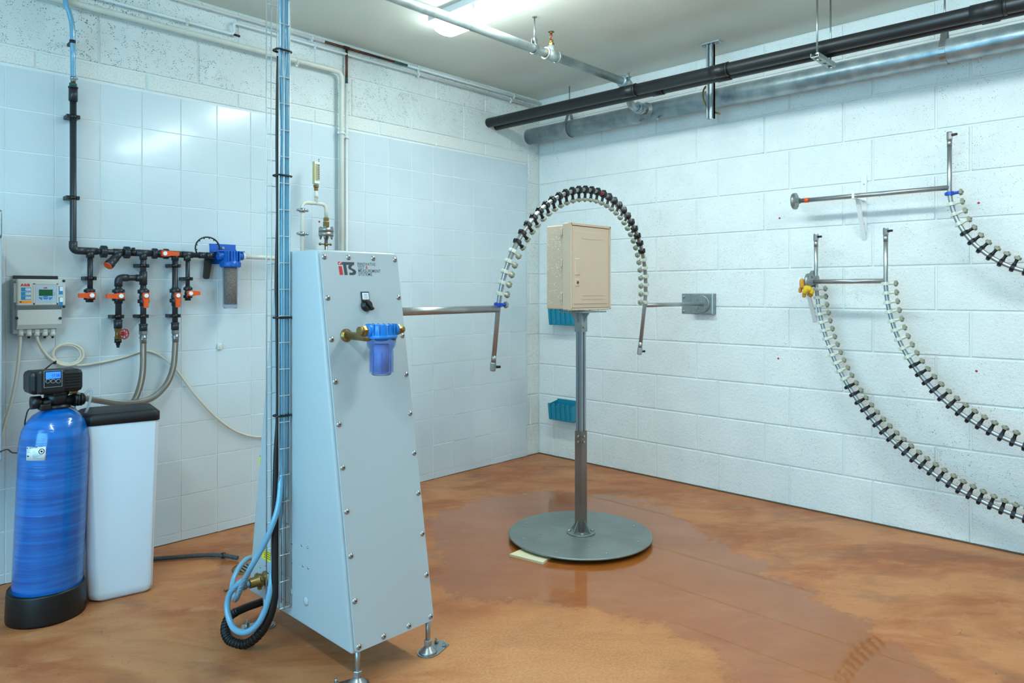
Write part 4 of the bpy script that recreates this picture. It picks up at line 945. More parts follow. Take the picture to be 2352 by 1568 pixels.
tag(obj('water_drops', b, 'drop', enc), kind='stuff')
# little boards on the floor
P = [fl(1170, 1272, .012), fl(1247, 1291, .012), fl(1275, 1270, .012), fl(1198, 1260, .012)]
b = MB(); c_ = sum(P, Vector())/4; b.add([Vector((p.x, p.y, .0005)) for p in P]+[Vector((p.x, p.y, .012)) for p in P], [(3, 2, 1, 0), (4, 5, 6, 7), (0, 1, 5, 4), (1, 2, 6, 5), (2, 3, 7, 6), (3, 0, 4, 7)])
tag(obj('floor_shim', b, 'board'), 'cream board wedged under the near left rim of the round plate', 'board')
P = [fl(1288, 1176, .01), fl(1322, 1178, .01), fl(1322, 1186, .01), fl(1285, 1184, .01)]
b = MB(); b.add([Vector((p.x, p.y, .0005)) for p in P]+[Vector((p.x, p.y, .010)) for p in P], [(3, 2, 1, 0), (4, 5, 6, 7), (0, 1, 5, 4), (1, 2, 6, 5), (2, 3, 7, 6), (3, 0, 4, 7)])
tag(obj('floor_shim', b, 'board'), 'small yellowish board wedged under the far rim of the round plate', 'board')
# teal bins on the wall
def bin_(y0, y1, z0, z1, lab):
    B = thing('wall_bin', (0, (y0+y1)/2, z0), lab, 'bin', 'teal bins on the block wall')
    Dp = .115; t_ = .003; b = MB(); zf_ = z1-.01
    b.box((-.006, y1, z0+.01), (-.0015, y0, z1+.02))                      # back
    for y in (y0, y1+t_): b.prism([(0, z0+.01), (-Dp*.88, z0), (-Dp, z1-.012), (0, z1+.01)], (-.004, y-t_, 0), XA, ZA, YA, t_)
    b.prism([(-.004, z0+.01), (-Dp*.9, z0), (-Dp*.9, z0+.004), (-.004, z0+.014)], (0, y1, 0), XA, ZA, YA, y0-y1)
    b.prism([(-Dp*.88, z0), (-Dp*.88-.003, z0), (-Dp-.003, z1-.016), (-Dp, z1-.016)], (-.004, y1, 0), XA, ZA, YA, y0-y1)
    obj('tub', b, 'teal', B)
    n = 5
    for k in range(n):
        yy = y0-(k+.35)*(y0-y1)/n
        obj('front_rib', MB().prism([(-Dp*.88-.003, z0+.012), (-Dp*.88-.013, z0+.014), (-Dp-.013, z1-.002), (-Dp-.003, z1-.002)], (-.004, yy-.011, 0), XA, ZA, YA, .022), 'teal', B)
bin_(-.205, -.449, .325, .462, 'lower teal plastic bin on the block wall beside the stand post')
bin_(-.205, -.449, 1.088, 1.225, 'upper teal plastic bin, half hidden behind the beige box')
# ================================================================== WATER MANIFOLD ON THE TILED WALL
O = .065; R0 = .0145; RS = .0195
def W_(u, v, off=O): return lw(u, v, off)
man = thing('pipe_manifold', W_(330, 580), 'dark grey pipe manifold on the tiles with a tall riser at its left', 'pipe')
zm = W_(300, 580).z; xr = W_(168, 450).x
ztop = W_(171, 228).z; xe = W_(490, 585).x
obj('riser', MB().tube(bend([(xr, -O, ztop), (xr, -O, zm), (xe, -O, zm)], .03, 7), R0, 16), 'pvc', man)
obj('elbow', MB().tube(bend([(xr, -O, zm+.045), (xr, -O, zm), (xr+.055, -O, zm)], .032, 7), RS-.001, 16), 'pvc', man)
obj('socket', MB().cyl((xr, -O, ztop-.01), (xr, -O, W_(171, 203).z), RS, 16).cyl((xr, -O, W_(171, 203).z), (xr, -O, W_(171, 200).z), RS+.002, 16), 'pvc', man)
zq = W_(171, 200).z
obj('green_nut', MB().hexnut((xr, -O, zq), (xr, -O, zq+.018), .017), 'verdigris', man); obj('brass_tail', MB().cyl((xr, -O, zq+.018), (xr, -O, zq+.045), .011, 12), 'brass', man)
def union(x, z=None, s=.022, L=.030):
    z = zm if z is None else z
    b = MB(); b.lathe((x-L/2, -O, z), XA, [(s*.8, 0), (s*1.18, .002), (s*1.22, L*.5), (s*1.18, L-.002), (s*.8, L)], 20)
    for k in range(14):
        a_ = 2*PI*k/14; ex = Vector((0, math.cos(a_), math.sin(a_))); b.box((-L*.42, -.0018, s*1.15), (L*.42, .0018, s*1.30), 0, frame((x, -O, z), XA, ex.cross(XA), ex))
    return obj('union_nut', b, 'pvc', man)
def xat(u): return W_(u, 580).x
for u in (238, 291): union(xat(u), s=.0235)
obj('black_band', MB().cyl((xat(300), -O, zm), (xat(312), -O, zm), R0+.003, 16).box((xat(303), -O-.012, zm+.012), (xat(309), -O+.012, zm+.026), .002), 'black', man)
for u in (355, 381): union(xat(u), s=.021, L=.026)
for u0, u1 in ((312, 322), (457, 472), (474, 490), (194, 224), (336, 345)): obj('socket', MB().cyl((xat(u0), -O, zm), (xat(u1), -O, zm), RS-.002, 16), 'pvc', man)
# Y strainer
s0 = Vector((xat(278), -O, zm)); s1_ = W_(252, 606, O+.03)
dS = (s1_-s0).normalized(); stn_ = obj('strainer_body', MB().cyl(s0, s0+dS*.05, .017, 16).cyl(s0+dS*.045, s1_, .0205, 18).cyl((xat(260), -O, zm), (xat(285), -O, zm), .017, 16), 'pvc', man)
obj('strainer_cap', MB().lathe(s1_-dS*.012, dS, [(.0215, 0), (.0235, .003), (.0235, .022), (.020, .026)], 18), 'pvc', stn_)
obj('orange_ring', MB().lathe(s1_+dS*.0125, dS, [(.0195, 0), (.0215, .001), (.0215, .004), (.0195, .005)], 18), 'orange', stn_)
def handle(p, d, n_=Vector((0, -1, 0)), L=.062, parent=None):
    """wing handle: lever bar along d, knob facing the room"""
    d = Vector(d).normalized(); e = n_.cross(d)
    b = MB(); F_ = frame(p, d, e, n_)
    b.prism([(-.016, -.013), (.010, -.015), (L*.45, -.011), (L, -.009), (L, .011), (L*.45, .013), (.010, .015), (-.016, .013)], F_ @ Vector((0, 0, .018)), d, e, n_, .014)
    b.lathe(F_ @ Vector((0, 0, 0)), n_, [(.010, 0), (.010, .016), (.0165, .018), (.0165, .032), (.014, .035)], 14)
    h_ = obj('orange_handle', b, 'orange', parent)
    obj('handle_disc', MB().lathe(F_ @ Vector((0, 0, .033)), n_, [(.011, 0), (.011, .003), (.009, .004)], 16), 'label_white', h_)
    return h_
handle(Vector((xat(372), -O-.012, zm)), (1, 0, 0), parent=man, L=.072)
obj('valve_body', MB().cyl((xat(355), -O, zm), (xat(383), -O, zm), .0185, 16).ball((xat(369), -O, zm), .022, 14), 'pvc', man)
def vvalve(u, v0, v1, sc=1.0, hd=None):
    x = W_(u, (v0+v1)/2).x; za, zb2 = W_(u, v0).z, W_(u, v1).z; h_ = za-zb2
    b = MB(); r_ = .0215*sc
    for z in (za-h_*.18, zb2+h_*.28):
        b.lathe((x, -O, z-h_*.12), ZA, [(r_*.85, 0), (r_*1.2, .002), (r_*1.22, h_*.12), (r_*1.2, h_*.24-.002), (r_*.85, h_*.24)], 20)
        for k in range(12):
            a_ = 2*PI*k/12; ex = Vector((math.cos(a_), math.sin(a_), 0)); b.box((-.0016, r_*1.15, -h_*.1), (.0016, r_*1.28, h_*.1), 0, frame((x, -O, z), ex.cross(ZA), ex, ZA))
    b.cyl((x, -O, za), (x, -O, zb2), r_*.86, 16); b.ball((x, -O, (za+zb2)/2), r_*1.0, 14)
    o = obj('ball_valve', b, 'pvc', man)
    if hd: handle(Vector((x, -O-.008, (za+zb2)/2+hd[1])), hd[0], parent=o, L=.062*sc)
    return x
def drop(u, v0, v1, r=R0): 
    x = W_(u, v0).x; obj('drop_pipe', MB().cyl((x, -O, W_(u, v0).z), (x, -O, W_(u, v1).z), r, 14), 'pvc', man); return x
def tee(u, z=None):
    x = xat(u); obj('tee', MB().cyl((x-.028, -O, zm), (x+.028, -O, zm), RS-.0015, 16).cyl((x, -O, zm), (x, -O, zm-.033), RS-.0015, 16), 'pvc', man)
def pclip(u, v, r=R0, vert=True):
    p = W_(u, v); b = MB(); b.cyl(p-ZA*.009, p+ZA*.009, r+.0025, 14)
    for s in (-1, 1): b.box(p+Vector((s*(r+.001), -.010, -.009)), p+Vector((s*(r+.014), .012, .009)), .002)
    b.box(p+Vector((-r-.012, .01, -.009)), Vector((p.x+r+.012, -.004, p.z+.009)), .002)
    obj('pipe_clip', b, 'black', man)
pclip(168, 268); pclip(167, 454)
for u in (207, 329, 402, 430): tee(u)
drop(207, 590, 672, .0125); vvalve(205.5, 662, 694, .92, ((-1, 0, 0), 0)); pclip(207, 639, .0125)
drop(329, 590, 634); pclip(328, 610)
x1 = drop(329, 634, 768); zt2 = W_(300, 638).z; x0 = W_(272, 700).x
obj('branch_pipe', MB().tube(bend([(x1, -O, zt2), (x0, -O, zt2), (x0, -O, W_(272, 757).z)], .03, 6), R0, 14), 'pvc', man)
obj('elbow', MB().tube(bend([(x0+.045, -O, zt2), (x0, -O, zt2), (x0, -O, zt2-.045)], .032, 6), RS-.001, 14), 'pvc', man)
obj('tee', MB().cyl((x1, -O, zt2-.035), (x1, -O, zt2+.035), RS-.001, 16).cyl((x1, -O, zt2), (x1-.035, -O, zt2), RS-.001, 16), 'pvc', man)
vvalve(272, 662, 697, 1.05, ((-1, 0, 0), 0)); vvalve(329.5, 662, 703, 1.0, ((0, 0, -1), .008)); 
drop(402, 590, 768); pclip(401, 610); vvalve(402.5, 660, 702, 1.0, ((0, 0, -1), .006))
drop(431, 590, 672, .011); pclip(431, 640, .011); vvalve(431.5, 657, 690, .82, ((1, 0, 0), 0))
pclip(270, 727); pclip(327, 726); pclip(401, 725)
for u, v0, v1 in ((271, 734, 754), (329, 743, 760), (402, 740, 757)): obj('socket', MB().cyl((W_(u, v0).x, -O, W_(u, v0).z), (W_(u, v1).x, -O, W_(u, v1).z), RS, 16).cyl((W_(u, v0).x, -O, W_(u, v0).z-.002), (W_(u, v0).x, -O, W_(u, v0).z-.008), RS+.002, 16), 'pvc', man)
# gate valve with red wheel
gv = W_(271, 766); gvo = obj('gate_valve', MB().hexnut(gv+ZA*.012, gv+ZA*.028, .017).cyl(gv-ZA*.022, gv+ZA*.014, .0135, 14).cyl(gv, gv+Vector((.012, -.04, 0)), .010, 12).hexnut(gv-ZA*.028, gv-ZA*.014, .017), 'brass', man)
wc = gv+Vector((.014, -.05, .0)); wn = Vector((.35, -.93, 0)).normalized(); wu = wn.cross(ZA).normalized()
b = MB(); b.tube([wc+wu*.024*math.cos(2*PI*k/24)*(1+.05*math.cos(16*PI*k/24))+ZA*.024*math.sin(2*PI*k/24)*(1+.05*math.cos(16*PI*k/24)) for k in range(24)], .0032, 6, True)
for k in range(6): a_ = 2*PI*k/6; b.tube([wc, wc+wu*.024*math.cos(a_)+ZA*.024*math.sin(a_)], .0024, 6)
b.cyl(wc-wn*.004, wc+wn*.004, .007, 10); obj('hand_wheel', b, 'red', gvo)
zz = gv.z-.028
obj('hose_nozzle', MB().cyl((gv.x, -O, zz), (gv.x, -O, zz-.018), .0165, 14).cyl((gv.x, -O, zz-.018), (gv.x, -O, zz-.030), .010, 12).cyl((gv.x, -O, zz-.030), (gv.x, -O, zz-.042), .007, 12), 'black', man)
# supply hose above the riser
hose('hose', [(lw(148, 0, .09).x, -.09, H), lw(150, 0, .09), lw(158, 25, .09), lw(165, 55, .085), lw(167, 95, .075), lw(167, 130, .065), (xr, -O, zq+.03)], .0115, 'hose', 'blue braided hose at the top left feeding the tall grey riser')
p = lw(166.5, 96, .075); b = MB(); b.cyl(p-ZA*.007, p+ZA*.007, .0135, 14); b.box(p+Vector((-.006, 0, -.007)), (p.x+.006, -.003, p.z+.007), .001); tag(obj('hose_clip', b, 'black'), 'black clip holding the blue hose above the grey riser', 'clip')
p = Vector((xr, -O, zq+.042)); tag(obj('hose_clamp', MB().cyl(p-ZA*.007, p+ZA*.007, .0135, 14).box(p+Vector((.008, -.008, -.005)), p+Vector((.020, .002, .005)), .001), 'zinc'), 'steel worm clamp where the blue hose meets the grey riser', 'clamp')
# braided steel hoses
def ferrule(u, v):
    p = W_(u, v); b = MB(); b.hexnut((p.x, -O, p.z), (p.x, -O, p.z+.02), .021); b.cyl((p.x, -O, p.z), (p.x, -O, p.z-.045), .0165, 16); b.cyl((p.x, -O, p.z-.012), (p.x, -O, p.z-.02), .019, 16); return p, b
p, b = ferrule(329, 768)
hs1 = thing('braided_hose', p, 'left braided steel hose dropping from the manifold behind the white tank', 'hose', None); obj('ferrule', b, 'zinc', hs1)
obj('hose_body', MB().tube(spline([p-ZA*.04, W_(329, 815), W_(328, 850), W_(322, 885), W_(309, 918, .075), W_(285, 945, .09), W_(240, 960, .12), W_(195, 957, .2), W_(168, 945, .3), W_(152, 932, .36)], 8), .0155, 14), 'braid', hs1)
p, b = ferrule(403, 766)
hs2 = thing('braided_hose', p, 'right braided steel hose sweeping left over the black lid to the softener head', 'hose', None); obj('ferrule', b, 'zinc', hs2)
obj('hose_body', MB().tube(spline([p-ZA*.04, W_(402, 800), W_(400, 830), W_(393, 860), W_(378, 888), W_(352, 912, .08), W_(315, 924, .09), W_(270, 925, .12), W_(225, 919, .17), W_(190, 913, .25), W_(165, 911, .33)], 8), .0155, 14), 'braid', hs2)
# blue wall filter
O2 = .095
wf = thing('water_filter', lw(530, 590, O2), 'deep blue filter housing on the tiles with a long bowl of brown sediment', 'filter')
fx = lw(529, 600, O2).x; zc_t = lw(530, 577, O2).z; zc_b = lw(530, 614, O2).z; zb_b = lw(530, 708, O2).z; rf = .052
b = MB(); b.lathe((fx, -O2, zc_b), ZA, [(rf*.97, 0), (rf*1.03, .003), (rf*1.03, .030), (rf*.92, .034), (rf*.90, zc_t-zc_b)], 28)
for k in range(18):
    a_ = 2*PI*k/18; ex = Vector((math.cos(a_), math.sin(a_), 0)); b.box((rf*.98, -.002, .004), (rf*1.07, .002, .028), 0, frame((fx, -O2, zc_b), ex, ex.cross(ZA)*-1, ZA))
for k in (-2, -1, 0, 1, 2): b.box((fx+k*.016-.003, -O2-rf*1.0, zc_b+.034), (fx+k*.016+.003, -O2-rf*.7, zc_t), .001)
obj('cap', b, 'blue_deep', wf)
zbr = lw(530, 563, O2).z
b = MB(); b.box((fx-.078, -.006, zc_b+.02), (fx+.072, -.002, zbr+.01), .001); b.box((fx-.070, -O2-.02, zc_t-.004), (fx+.075, -.002, zc_t+.002), .001); b.prism([(-.078, 0), (.05, 0), (.078, -.03), (-.078, -.03)], (fx, -.004, zbr+.006), XA, ZA, YA, -.004)
obj('wall_bracket', b, 'blue_deep', wf)
obj('bracket_screw', MB().cyl((fx-.005, -.006, zbr-.012), (fx-.005, -.018, zbr-.012), .008, 12), 'zinc', wf)
b = MB(); zp2 = zm
for s in (-1, 1): b.cyl((fx+s*rf*.6, -O2+.0, zp2), (fx+s*(rf+.018), -O2+.0, zp2), .022, 18)
obj('ports', b, 'blue_deep', wf)
Hb = zc_b-zb_b; rb = .043
b = MB(); ro = [(rb*1.08, .005), (rb*1.05, -.004), (rb, -.012), (rb*.95, -Hb+.012), (rb*.88, -Hb+.003), (rb*.80, -Hb)]; ri = [(r_-.003, h_+(.004 if i > 3 else 0)) for i, (r_, h_) in enumerate(ro)]
b.lathe((fx, -O2, zc_b), ZA, ro, 24, True, False); b.lathe((fx, -O2, zc_b), ZA, ri[::-1], 24, True, False)
b.f += [tuple(5*24+k for k in range(23, -1, -1)), tuple(6*24+k for k in range(24))]; b.sm += [False, False]
for k in range(24): b.f.append((k, (k+1) % 24, 11*24+(k+1) % 24, 11*24+k)); b.sm.append(False)
obj('bowl', b, 'bowl_grey', wf)
obj('sediment_cartridge', MB().cyl((fx, -O2, zc_b-.002), (fx, -O2, zb_b+.022), rb*.80, 24), 'sediment', wf)
b = MB(); b.hexnut((fx+rf+.018, -O2, zp2), (fx+rf+.034, -O2, zp2), .017); obj('white_union', b, 'white', wf)
ox = thing('outlet_pipe', (fx+.1, -O2, zm), 'white plastic pipe running right from the wall filter behind the wire tray', 'pipe')
obj('pipe_body', MB().tube([(fx+rf+.03, -O2, zp2), (fx+.20, -O2+.01, zp2-.0), (lw(700, 600, O2).x, -O2+.01, zp2-.006)], .013, 14), 'cream_paint', ox)
# filter wrench
wr = thing('filter_wrench', lw(478, 570, .045), 'black ring filter wrench hung behind the pipe left of the blue filter', 'wrench')
cR = lw(477, 570, .09); rw_ = .066
b = MB(); ring = [cR+Vector((rw_*math.cos(a_), .0, rw_*.92*math.sin(a_))) for a_ in [math.radians(x) for x in range(-35, 216, 9)]]
b.tube(ring, .0042, 6)
for k in range(1, len(ring)-1, 3):
    d_ = (cR-ring[k]).normalized(); b.cyl(ring[k], ring[k]+d_*.009, .003, 6)
obj('ring', b, 'black', wr)
p0_, p1_ = lw(480, 592, .035), lw(487, 632, .035)
b = MB(); b.prism([(-.020, 0), (.020, 0), (.016, -.11), (.008, -.118), (-.008, -.118), (-.016, -.11)], p0_, Vector((1, 0, -.12)).normalized(), Vector((.12, 0, 1)).normalized(), YA, .014); obj('grip', b, 'black', wr)
# ================================================================== WALL TRANSMITTER
F_o = .095
tr_ = thing('wall_transmitter', lw(90, 690, .05), 'light grey wall-mounted transmitter with green display and red lettering', 'meter')
xl, xr2 = lw(39.4, 640, F_o).x, lw(150.6, 702, F_o).x; z1_, z2_ = lw(95, 641, F_o).z, lw(95, 702, F_o).z
obj('mounting_bar', MB().box((lw(30, 634, .01).x, -.020, lw(80, 640, .01).z-.02), (lw(132, 640, .01).x, -.002, lw(80, 633, .01).z), .002), 'pvc', tr_)
obj('rear_shell', MB().box((xl-.012, -F_o+.03, z2_-.13), (xr2-.03, -.012, z1_), .004), 'abb_side', tr_)
cv = obj('front_cover', MB().box((xl, -F_o, z2_), (xr2, -F_o+.035, z1_), .006), 'abb_grey', tr_)
z3_ = lw(95, 709, F_o-.015).z
obj('cover_lip', MB().prism([(0, 0), (.012, 0), (.035, -.022), (.022, -.022)], (xl, -F_o, z2_+.004), YA, ZA, XA, xr2-xl-.012), 'abb_side', tr_)
xb0, xb1 = lw(32.6, 730, F_o-.012).x, lw(142, 730, F_o-.012).x; zb0_, zb1_ = lw(90, 711, F_o-.012).z, lw(90, 752, F_o-.012).z
tc_ = obj('terminal_cover', MB().box((xb0+.012, -F_o+.012, zb1_+.012), (xb1, -.03, zb0_), .003).prism([(0, 0), (.02, 0), (.02, -.02), (.010, -.02)], (xb0+.012, -F_o+.012, zb1_+.014), YA, ZA, XA, xb1-xb0-.014), 'abb_grey', tr_)
for u in (38.5, 138.5): q = lw(u, 730.5, F_o-.010); obj('cover_screw', MB().lathe(q, (0, -1, 0), [(.0065, 0), (.0065, .002), (.003, .0045)], 12), 'ink', tc_)
for v in (645, 704): q = lw(146.5, v, F_o+.001); obj('cover_screw', MB().lathe(q, (0, -1, 0), [(.0065, 0), (.0065, .002), (.003, .0045)], 12), 'ink', cv)
obj('base_strip', MB().box((xb0+.0, -F_o+.04, zb1_-.008), (xb1-.022, -.01, zb1_+.014), .002), 'pvc', tr_)
NF = Vector((0, -1, 0))
def T2(u, v, e=.0006): return lw(u, v, F_o+e)
def sticker(u0, v0, u1, v1, mat, nm='sticker', par=None, e=.0005):
    a_, c_ = T2(u0, v0, 0), T2(u1, v1, 0); return obj(nm, MB().box((a_.x, -F_o-e-.0005, c_.z), (c_.x, -F_o-e+.0006, a_.z)), mat, par or cv)
text('maker_text', 'ABB', .0165, 'logo_red', T2(47.3, 657.2), XA, ZA, cv, .035, space=1.1, fit=(T2(69.5, 657)-T2(47.3, 657)).length)
for v in (660, 670, 679.5):
    s_ = sticker(48.5, v, 71.5, v+8.8, 'label_blue'); sticker(58.5, v+1.5, 70.5, v+7.3, 'label_white', 'sticker_field', s_, .0011)
    b = MB()
    for k in range(3):
        a_, c_ = T2(59, v+2.2+k*1.7), T2(70-(k % 2)*2, v+2.9+k*1.7); b.box((a_.x, -F_o-.0020, c_.z), (c_.x, -F_o-.0016, a_.z))
    obj('sticker_print', b, 'pale_label', s_)
s_ = sticker(44, 690.5, 72.5, 696, 'label_orange'); sticker(45.5, 691.8, 49.5, 694.6, 'deep_brown', 'warning_mark', s_, .0011)
for v0, v1 in ((657, 676), (682, 701)): s_ = sticker(135, v0, 144.5, v1, 'label_blue'); sticker(137, v0+1, 144.5, v0+11, 'label_white', 'sticker_field', s_, .0011)
a_, c_ = lw(47.5, 703.5, F_o-.002), lw(70.5, 708.5, F_o-.006); 
dp = sticker(81.5, 654, 129, 695, 'panel_blue', 'display_panel'); sticker(88.5, 664, 122, 679.6, 'abb_side', 'display_bezel', dp, .001); sticker(89.5, 665, 120.5, 679, 'lcd_green', 'display', dp, .0016)
for u0, v0, u1, v1 in ((76.5, 650.5, 133, 653), (76.5, 696, 133, 699), (76.5, 650.5, 80, 699), (130, 650.5, 133, 699)): sticker(u0, v0, u1, v1, 'abb_grey', 'bezel_edge', None, .0015)
text('maker_text', 'ABB', .0085, 'logo_red', T2(100, 662.2, .0012), XA, ZA, cv, .04)
a_ = T2(105, 682.3, .0012); kk = T2(106, 682).x-T2(105, 682).x
def disk(pts, nm='key'): return obj(nm, MB().prism([(x*kk, y*kk) for x, y in pts], a_, XA, ZA, NF, .0012), 'key_blue', cv)
disk([(6*math.cos(t_), 4.6*math.sin(t_)-.3) for t_ in [PI*k/10 for k in range(11)]]); disk([(6*math.cos(t_), -4.6*math.sin(t_)-1.6) for t_ in [PI*k/10 for k in range(11)]][::-1])
disk([(-17, 0), (-7.5, 0), (-8.2, -3), (-8.5, -8), (-13, -5)]); disk([(7.3, 0), (16.5, 0), (13, -5), (8.2, -8), (8, -3)])
for v in (672.5, 677): q = T2(125.5, v); obj('indicator', MB().cyl(q, q+NF*.001, .0018, 8), 'ink', cv)
obj('hinge_tab', MB().box((xl-.010, -F_o+.012, T2(30, 695).z), (xl+.001, -F_o+.02, T2(30, 650).z), .002), 'abb_grey', tr_)
gnd = []
for k, u in enumerate((47, 66, 84.5, 103, 121)):
    q = lw(u, 757, .055); b = MB(); b.hexnut(q-ZA*.008, q+ZA*.004, .0145); b.lathe(q-ZA*.030, ZA, [(.009, 0), (.0125, .004), (.013, .022)], 14); g2 = obj('cable_gland', b, 'abb_grey', tr_)
    if k in (1, 3, 4): obj('gland_plug', MB().cyl(q-ZA*.030, q-ZA*.040, .0055, 8), 'black', g2)
    gnd.append(q-ZA*.028)
hose('signal_cable', [gnd[0], lw(45, 800, .05), lw(38, 860, .04), lw(26, 920, .03), lw(14, 960, .025), lw(2, 1002, .02), lw(-20, 1050, .02)], .0062, 'cream_cable', 'cream cable from the leftmost gland running down to the photo edge', 'cable', 8)
cc = lambda a_, s_=1.0, du=0, dv=0: lw(155+du+39*s_*math.cos(a_), 812+dv-27*s_*math.sin(a_), .03+.008*(s_-.9)*10*.3)
cable = [gnd[2], lw(88, 785, .05), lw(97, 802, .04), lw(112, 820, .035)]
for k in range(0, 17): 
    a_ = math.radians(205-0+k*-24*-1+0); cable.append(cc(math.radians(215+k*22), 1.02-.012*k, 0, k*.12))
k2 = [lw(172, 838, .022), lw(200, 837, .02), (lw(250, 828, .015)), lw(290, 818, .013), lw(322, 807, .012), lw(345, 807, .012), lw(370, 817, .014), lw(392, 835, .02), lw(412, 858, .02), lw(438, 893, .02), lw(470, 931, .02), lw(505, 965, .02), lw(540, 989, .02), lw(575, 1001, .02), lw(606, 1003, .02), lw(680, 1000, .02)]
hose('signal_cable', cable+[*[cc(math.radians(215+k*22), .82, -2, 2) for k in range(17, 34)]]+k2, .0062, 'cream_cable', 'cream cable coiled in loops below the transmitter then draped right along the tiles', 'cable', 8)
tag(obj('cable_tie', MB().tube([lw(129, 829, .06), lw(118, 836, .07), lw(103, 848, .09)], .0035, 6).box(lw(126, 833, .066)-Vector((.006, .004, .006)), lw(126, 833, .066)+Vector((.006, .004, .006)), .001), 'black'), 'black tie round the cable coil above the softener head', 'cable tie')
# ================================================================== WATER SOFTENER
TK = Vector((-3.664, -.492, 0)); lean = .030
def tk(z): return Vector((TK.x+lean*z/.75, TK.y, z))
ax = (tk(1)-tk(0)).normalized(); rT = .1285
ws = thing('water_softener', TK, 'blue pressure vessel with black control head and black boot by the tiled wall', 'water softener')
b = MB(); b.lathe(TK+ZA*.001, ZA, [(rT*1.12, 0), (rT*1.13, .01), (rT*1.10, .115), (rT*1.075, .125), (rT*1.05, .12)], 40); obj('boot', b, 'boot', ws)
pr_ = [(rT*.97, .02), (rT, .05), (rT, .70), (rT*.985, .735), (rT*.93, .775), (rT*.83, .808), (rT*.66, .836), (rT*.48, .852), (.044, .862), (.044, .875)]
obj('vessel', MB().lathe(TK, ax, pr_, 44), 'tank', ws)
top = tk(.862)
b = MB(); b.lathe(top, ax, [(.044, 0), (.054, .002), (.054, .010), (.040, .016), (.038, .05), (.045, .055), (.045, .075)], 28); obj('neck', b, 'black', ws)
yH = top.y
hx0, hx1 = lw(66, 880, -(yH-.04)).x, lw(190, 880, -(yH-.04)).x
hz0, hz1 = lw(120, 906, -(yH-.07)).z, lw(120, 850, -(yH-.07)).z
hdz = (hz0+hz1)/2
hd_ = obj('control_head', MB().box((hx0, yH-.055, hz0+.002), (hx1, yH+.07, hz1-.004), .018), 'black', ws)
xf0, xf1 = lw(87, 880, -(yH-.085)).x, lw(151, 880, -(yH-.085)).x
obj('head_face', MB().box((xf0, yH-.085, hz0+.004), (xf1, yH-.03, hz1+.003), .012), 'black', hd_)
for k in range(6): 
    zz = hz0+.018+k*(hz1-hz0-.03)/6; obj('grip_rib', MB().box((xf1-.005, yH-.0575, zz), (hx1-.012, yH-.052, zz+.007), .002), 'black', hd_)
yF = -(yH-.0855)
def hf(u, v, e=0): return lw(u, v, yF+e)
def fplate(u0, v0, u1, v1, mat, nm, e, par=hd_):
    a_, c_ = hf(u0, v0, e), hf(u1, v1, e); return obj(nm, MB().box((a_.x, a_.y, c_.z), (c_.x, a_.y+.0015, a_.z), .0004), mat, par)
fplate(101, 852, 143, 887, 'panel_blue', 'face_outline', .0002); fplate(101.8, 852.7, 142.2, 886.3, 'black', 'face_plate', .0008)
ls = fplate(105, 855, 139.5, 868, 'lcd_blue', 'clock_display', .0016)
text('clock_digits', '17:28', .0155, 'ink', hf(118, 865.6, .0022), XA, ZA, ls, .005, space=1.0, fit=(hf(135, 865)-hf(118, 865)).length)
for u in (110, 122, 134): q = hf(u, 875, .001); k_ = obj('push_button', MB().lathe(q, (0, -1, 0), [(.0085, 0), (.0085, .0014)], 18), 'panel_blue', hd_); obj('button_centre', MB().lathe(q, (0, -1, 0), [(.0070, .0012), (.0070, .002)], 18), 'black', k_)
zv = lw(120, 922, -yH).z
b = MB(); b.cyl(Vector((top.x-.075, yH-.02, zv)), Vector((top.x+.075, yH+.0, zv)), .022, 16); b.cyl(Vector((top.x-.095, yH-.02, zv+.005)), Vector((top.x-.06, yH-.02, zv+.005)), .027, 16); b.cyl(Vector((top.x, yH, zv-.02)), Vector((top.x, yH, hz0+.01)), .044, 20); b.box((top.x-.07, yH-.06, zv-.028), (top.x-.03, yH-.01, zv+.0), .006)
obj('valve_block', b, 'black', ws)
b = MB(); b.cyl(Vector((top.x+.06, yH-.01, zv)), Vector((top.x+.10, yH-.0, zv)), .026, 16)
for k in range(3): b.cyl(Vector((top.x+.066+k*.011, yH-.01, zv)), Vector((top.x+.071+k*.011, yH-.01, zv)), .028, 16)
obj('bypass_nut', b, 'black', ws)
obj('brass_elbow', MB().cyl(Vector((hx1-.05, yH-.03, hz0+.0)), Vector((hx1-.02, yH-.03, hz0-.004)), .007, 10), 'brass', ws)
# rating label wrapped on the vessel
cL = lw(84, 1041, .62)
def vlabel(u0, v0, u1, v1, e, mat, nm, par):
    out = []; 
    zt3, zb3 = lw(u0, v0, .62).z, lw(u0, v1, .62).z
    c1 = tk((zt3+zb3)/2)
    def ang(u):
        d = ray(u, 1041); d2 = Vector((d.x, d.y)); o2 = Vector((CAM.x-c1.x, CAM.y-c1.y)); a = d2.dot(d2); b_ = 2*d2.dot(o2); c_ = o2.dot(o2)-rT*rT; t_ = (-b_-math.sqrt(max(0, b_*b_-4*a*c_)))/(2*a); h_ = o2+d2*t_; return math.atan2(h_.y, h_.x), t_
    a0, t0 = ang(u0); a1, _ = ang(u1)
    zt3 = CAM.z+ray(u0, v0).z*t0; zb3 = CAM.z+ray(u0, v1).z*t0
    n = 8; vs = []
    for k in range(n+1):
        a_ = a0+(a1-a0)*k/n
        for z in (zb3, zt3):
            c_ = tk(z); vs.append((c_.x+(rT+e)*math.cos(a_), c_.y+(rT+e)*math.sin(a_), z))
    o = obj(nm, MB().add(vs, [(2*k, 2*k+2, 2*k+3, 2*k+1) for k in range(n)], True), mat, par); md = o.modifiers.new('s', 'SOLIDIFY'); md.thickness = .0004; return o
lb = vlabel(61.5, 1025.5, 105.5, 1057, .0012, 'label_white', 'rating_label', ws)
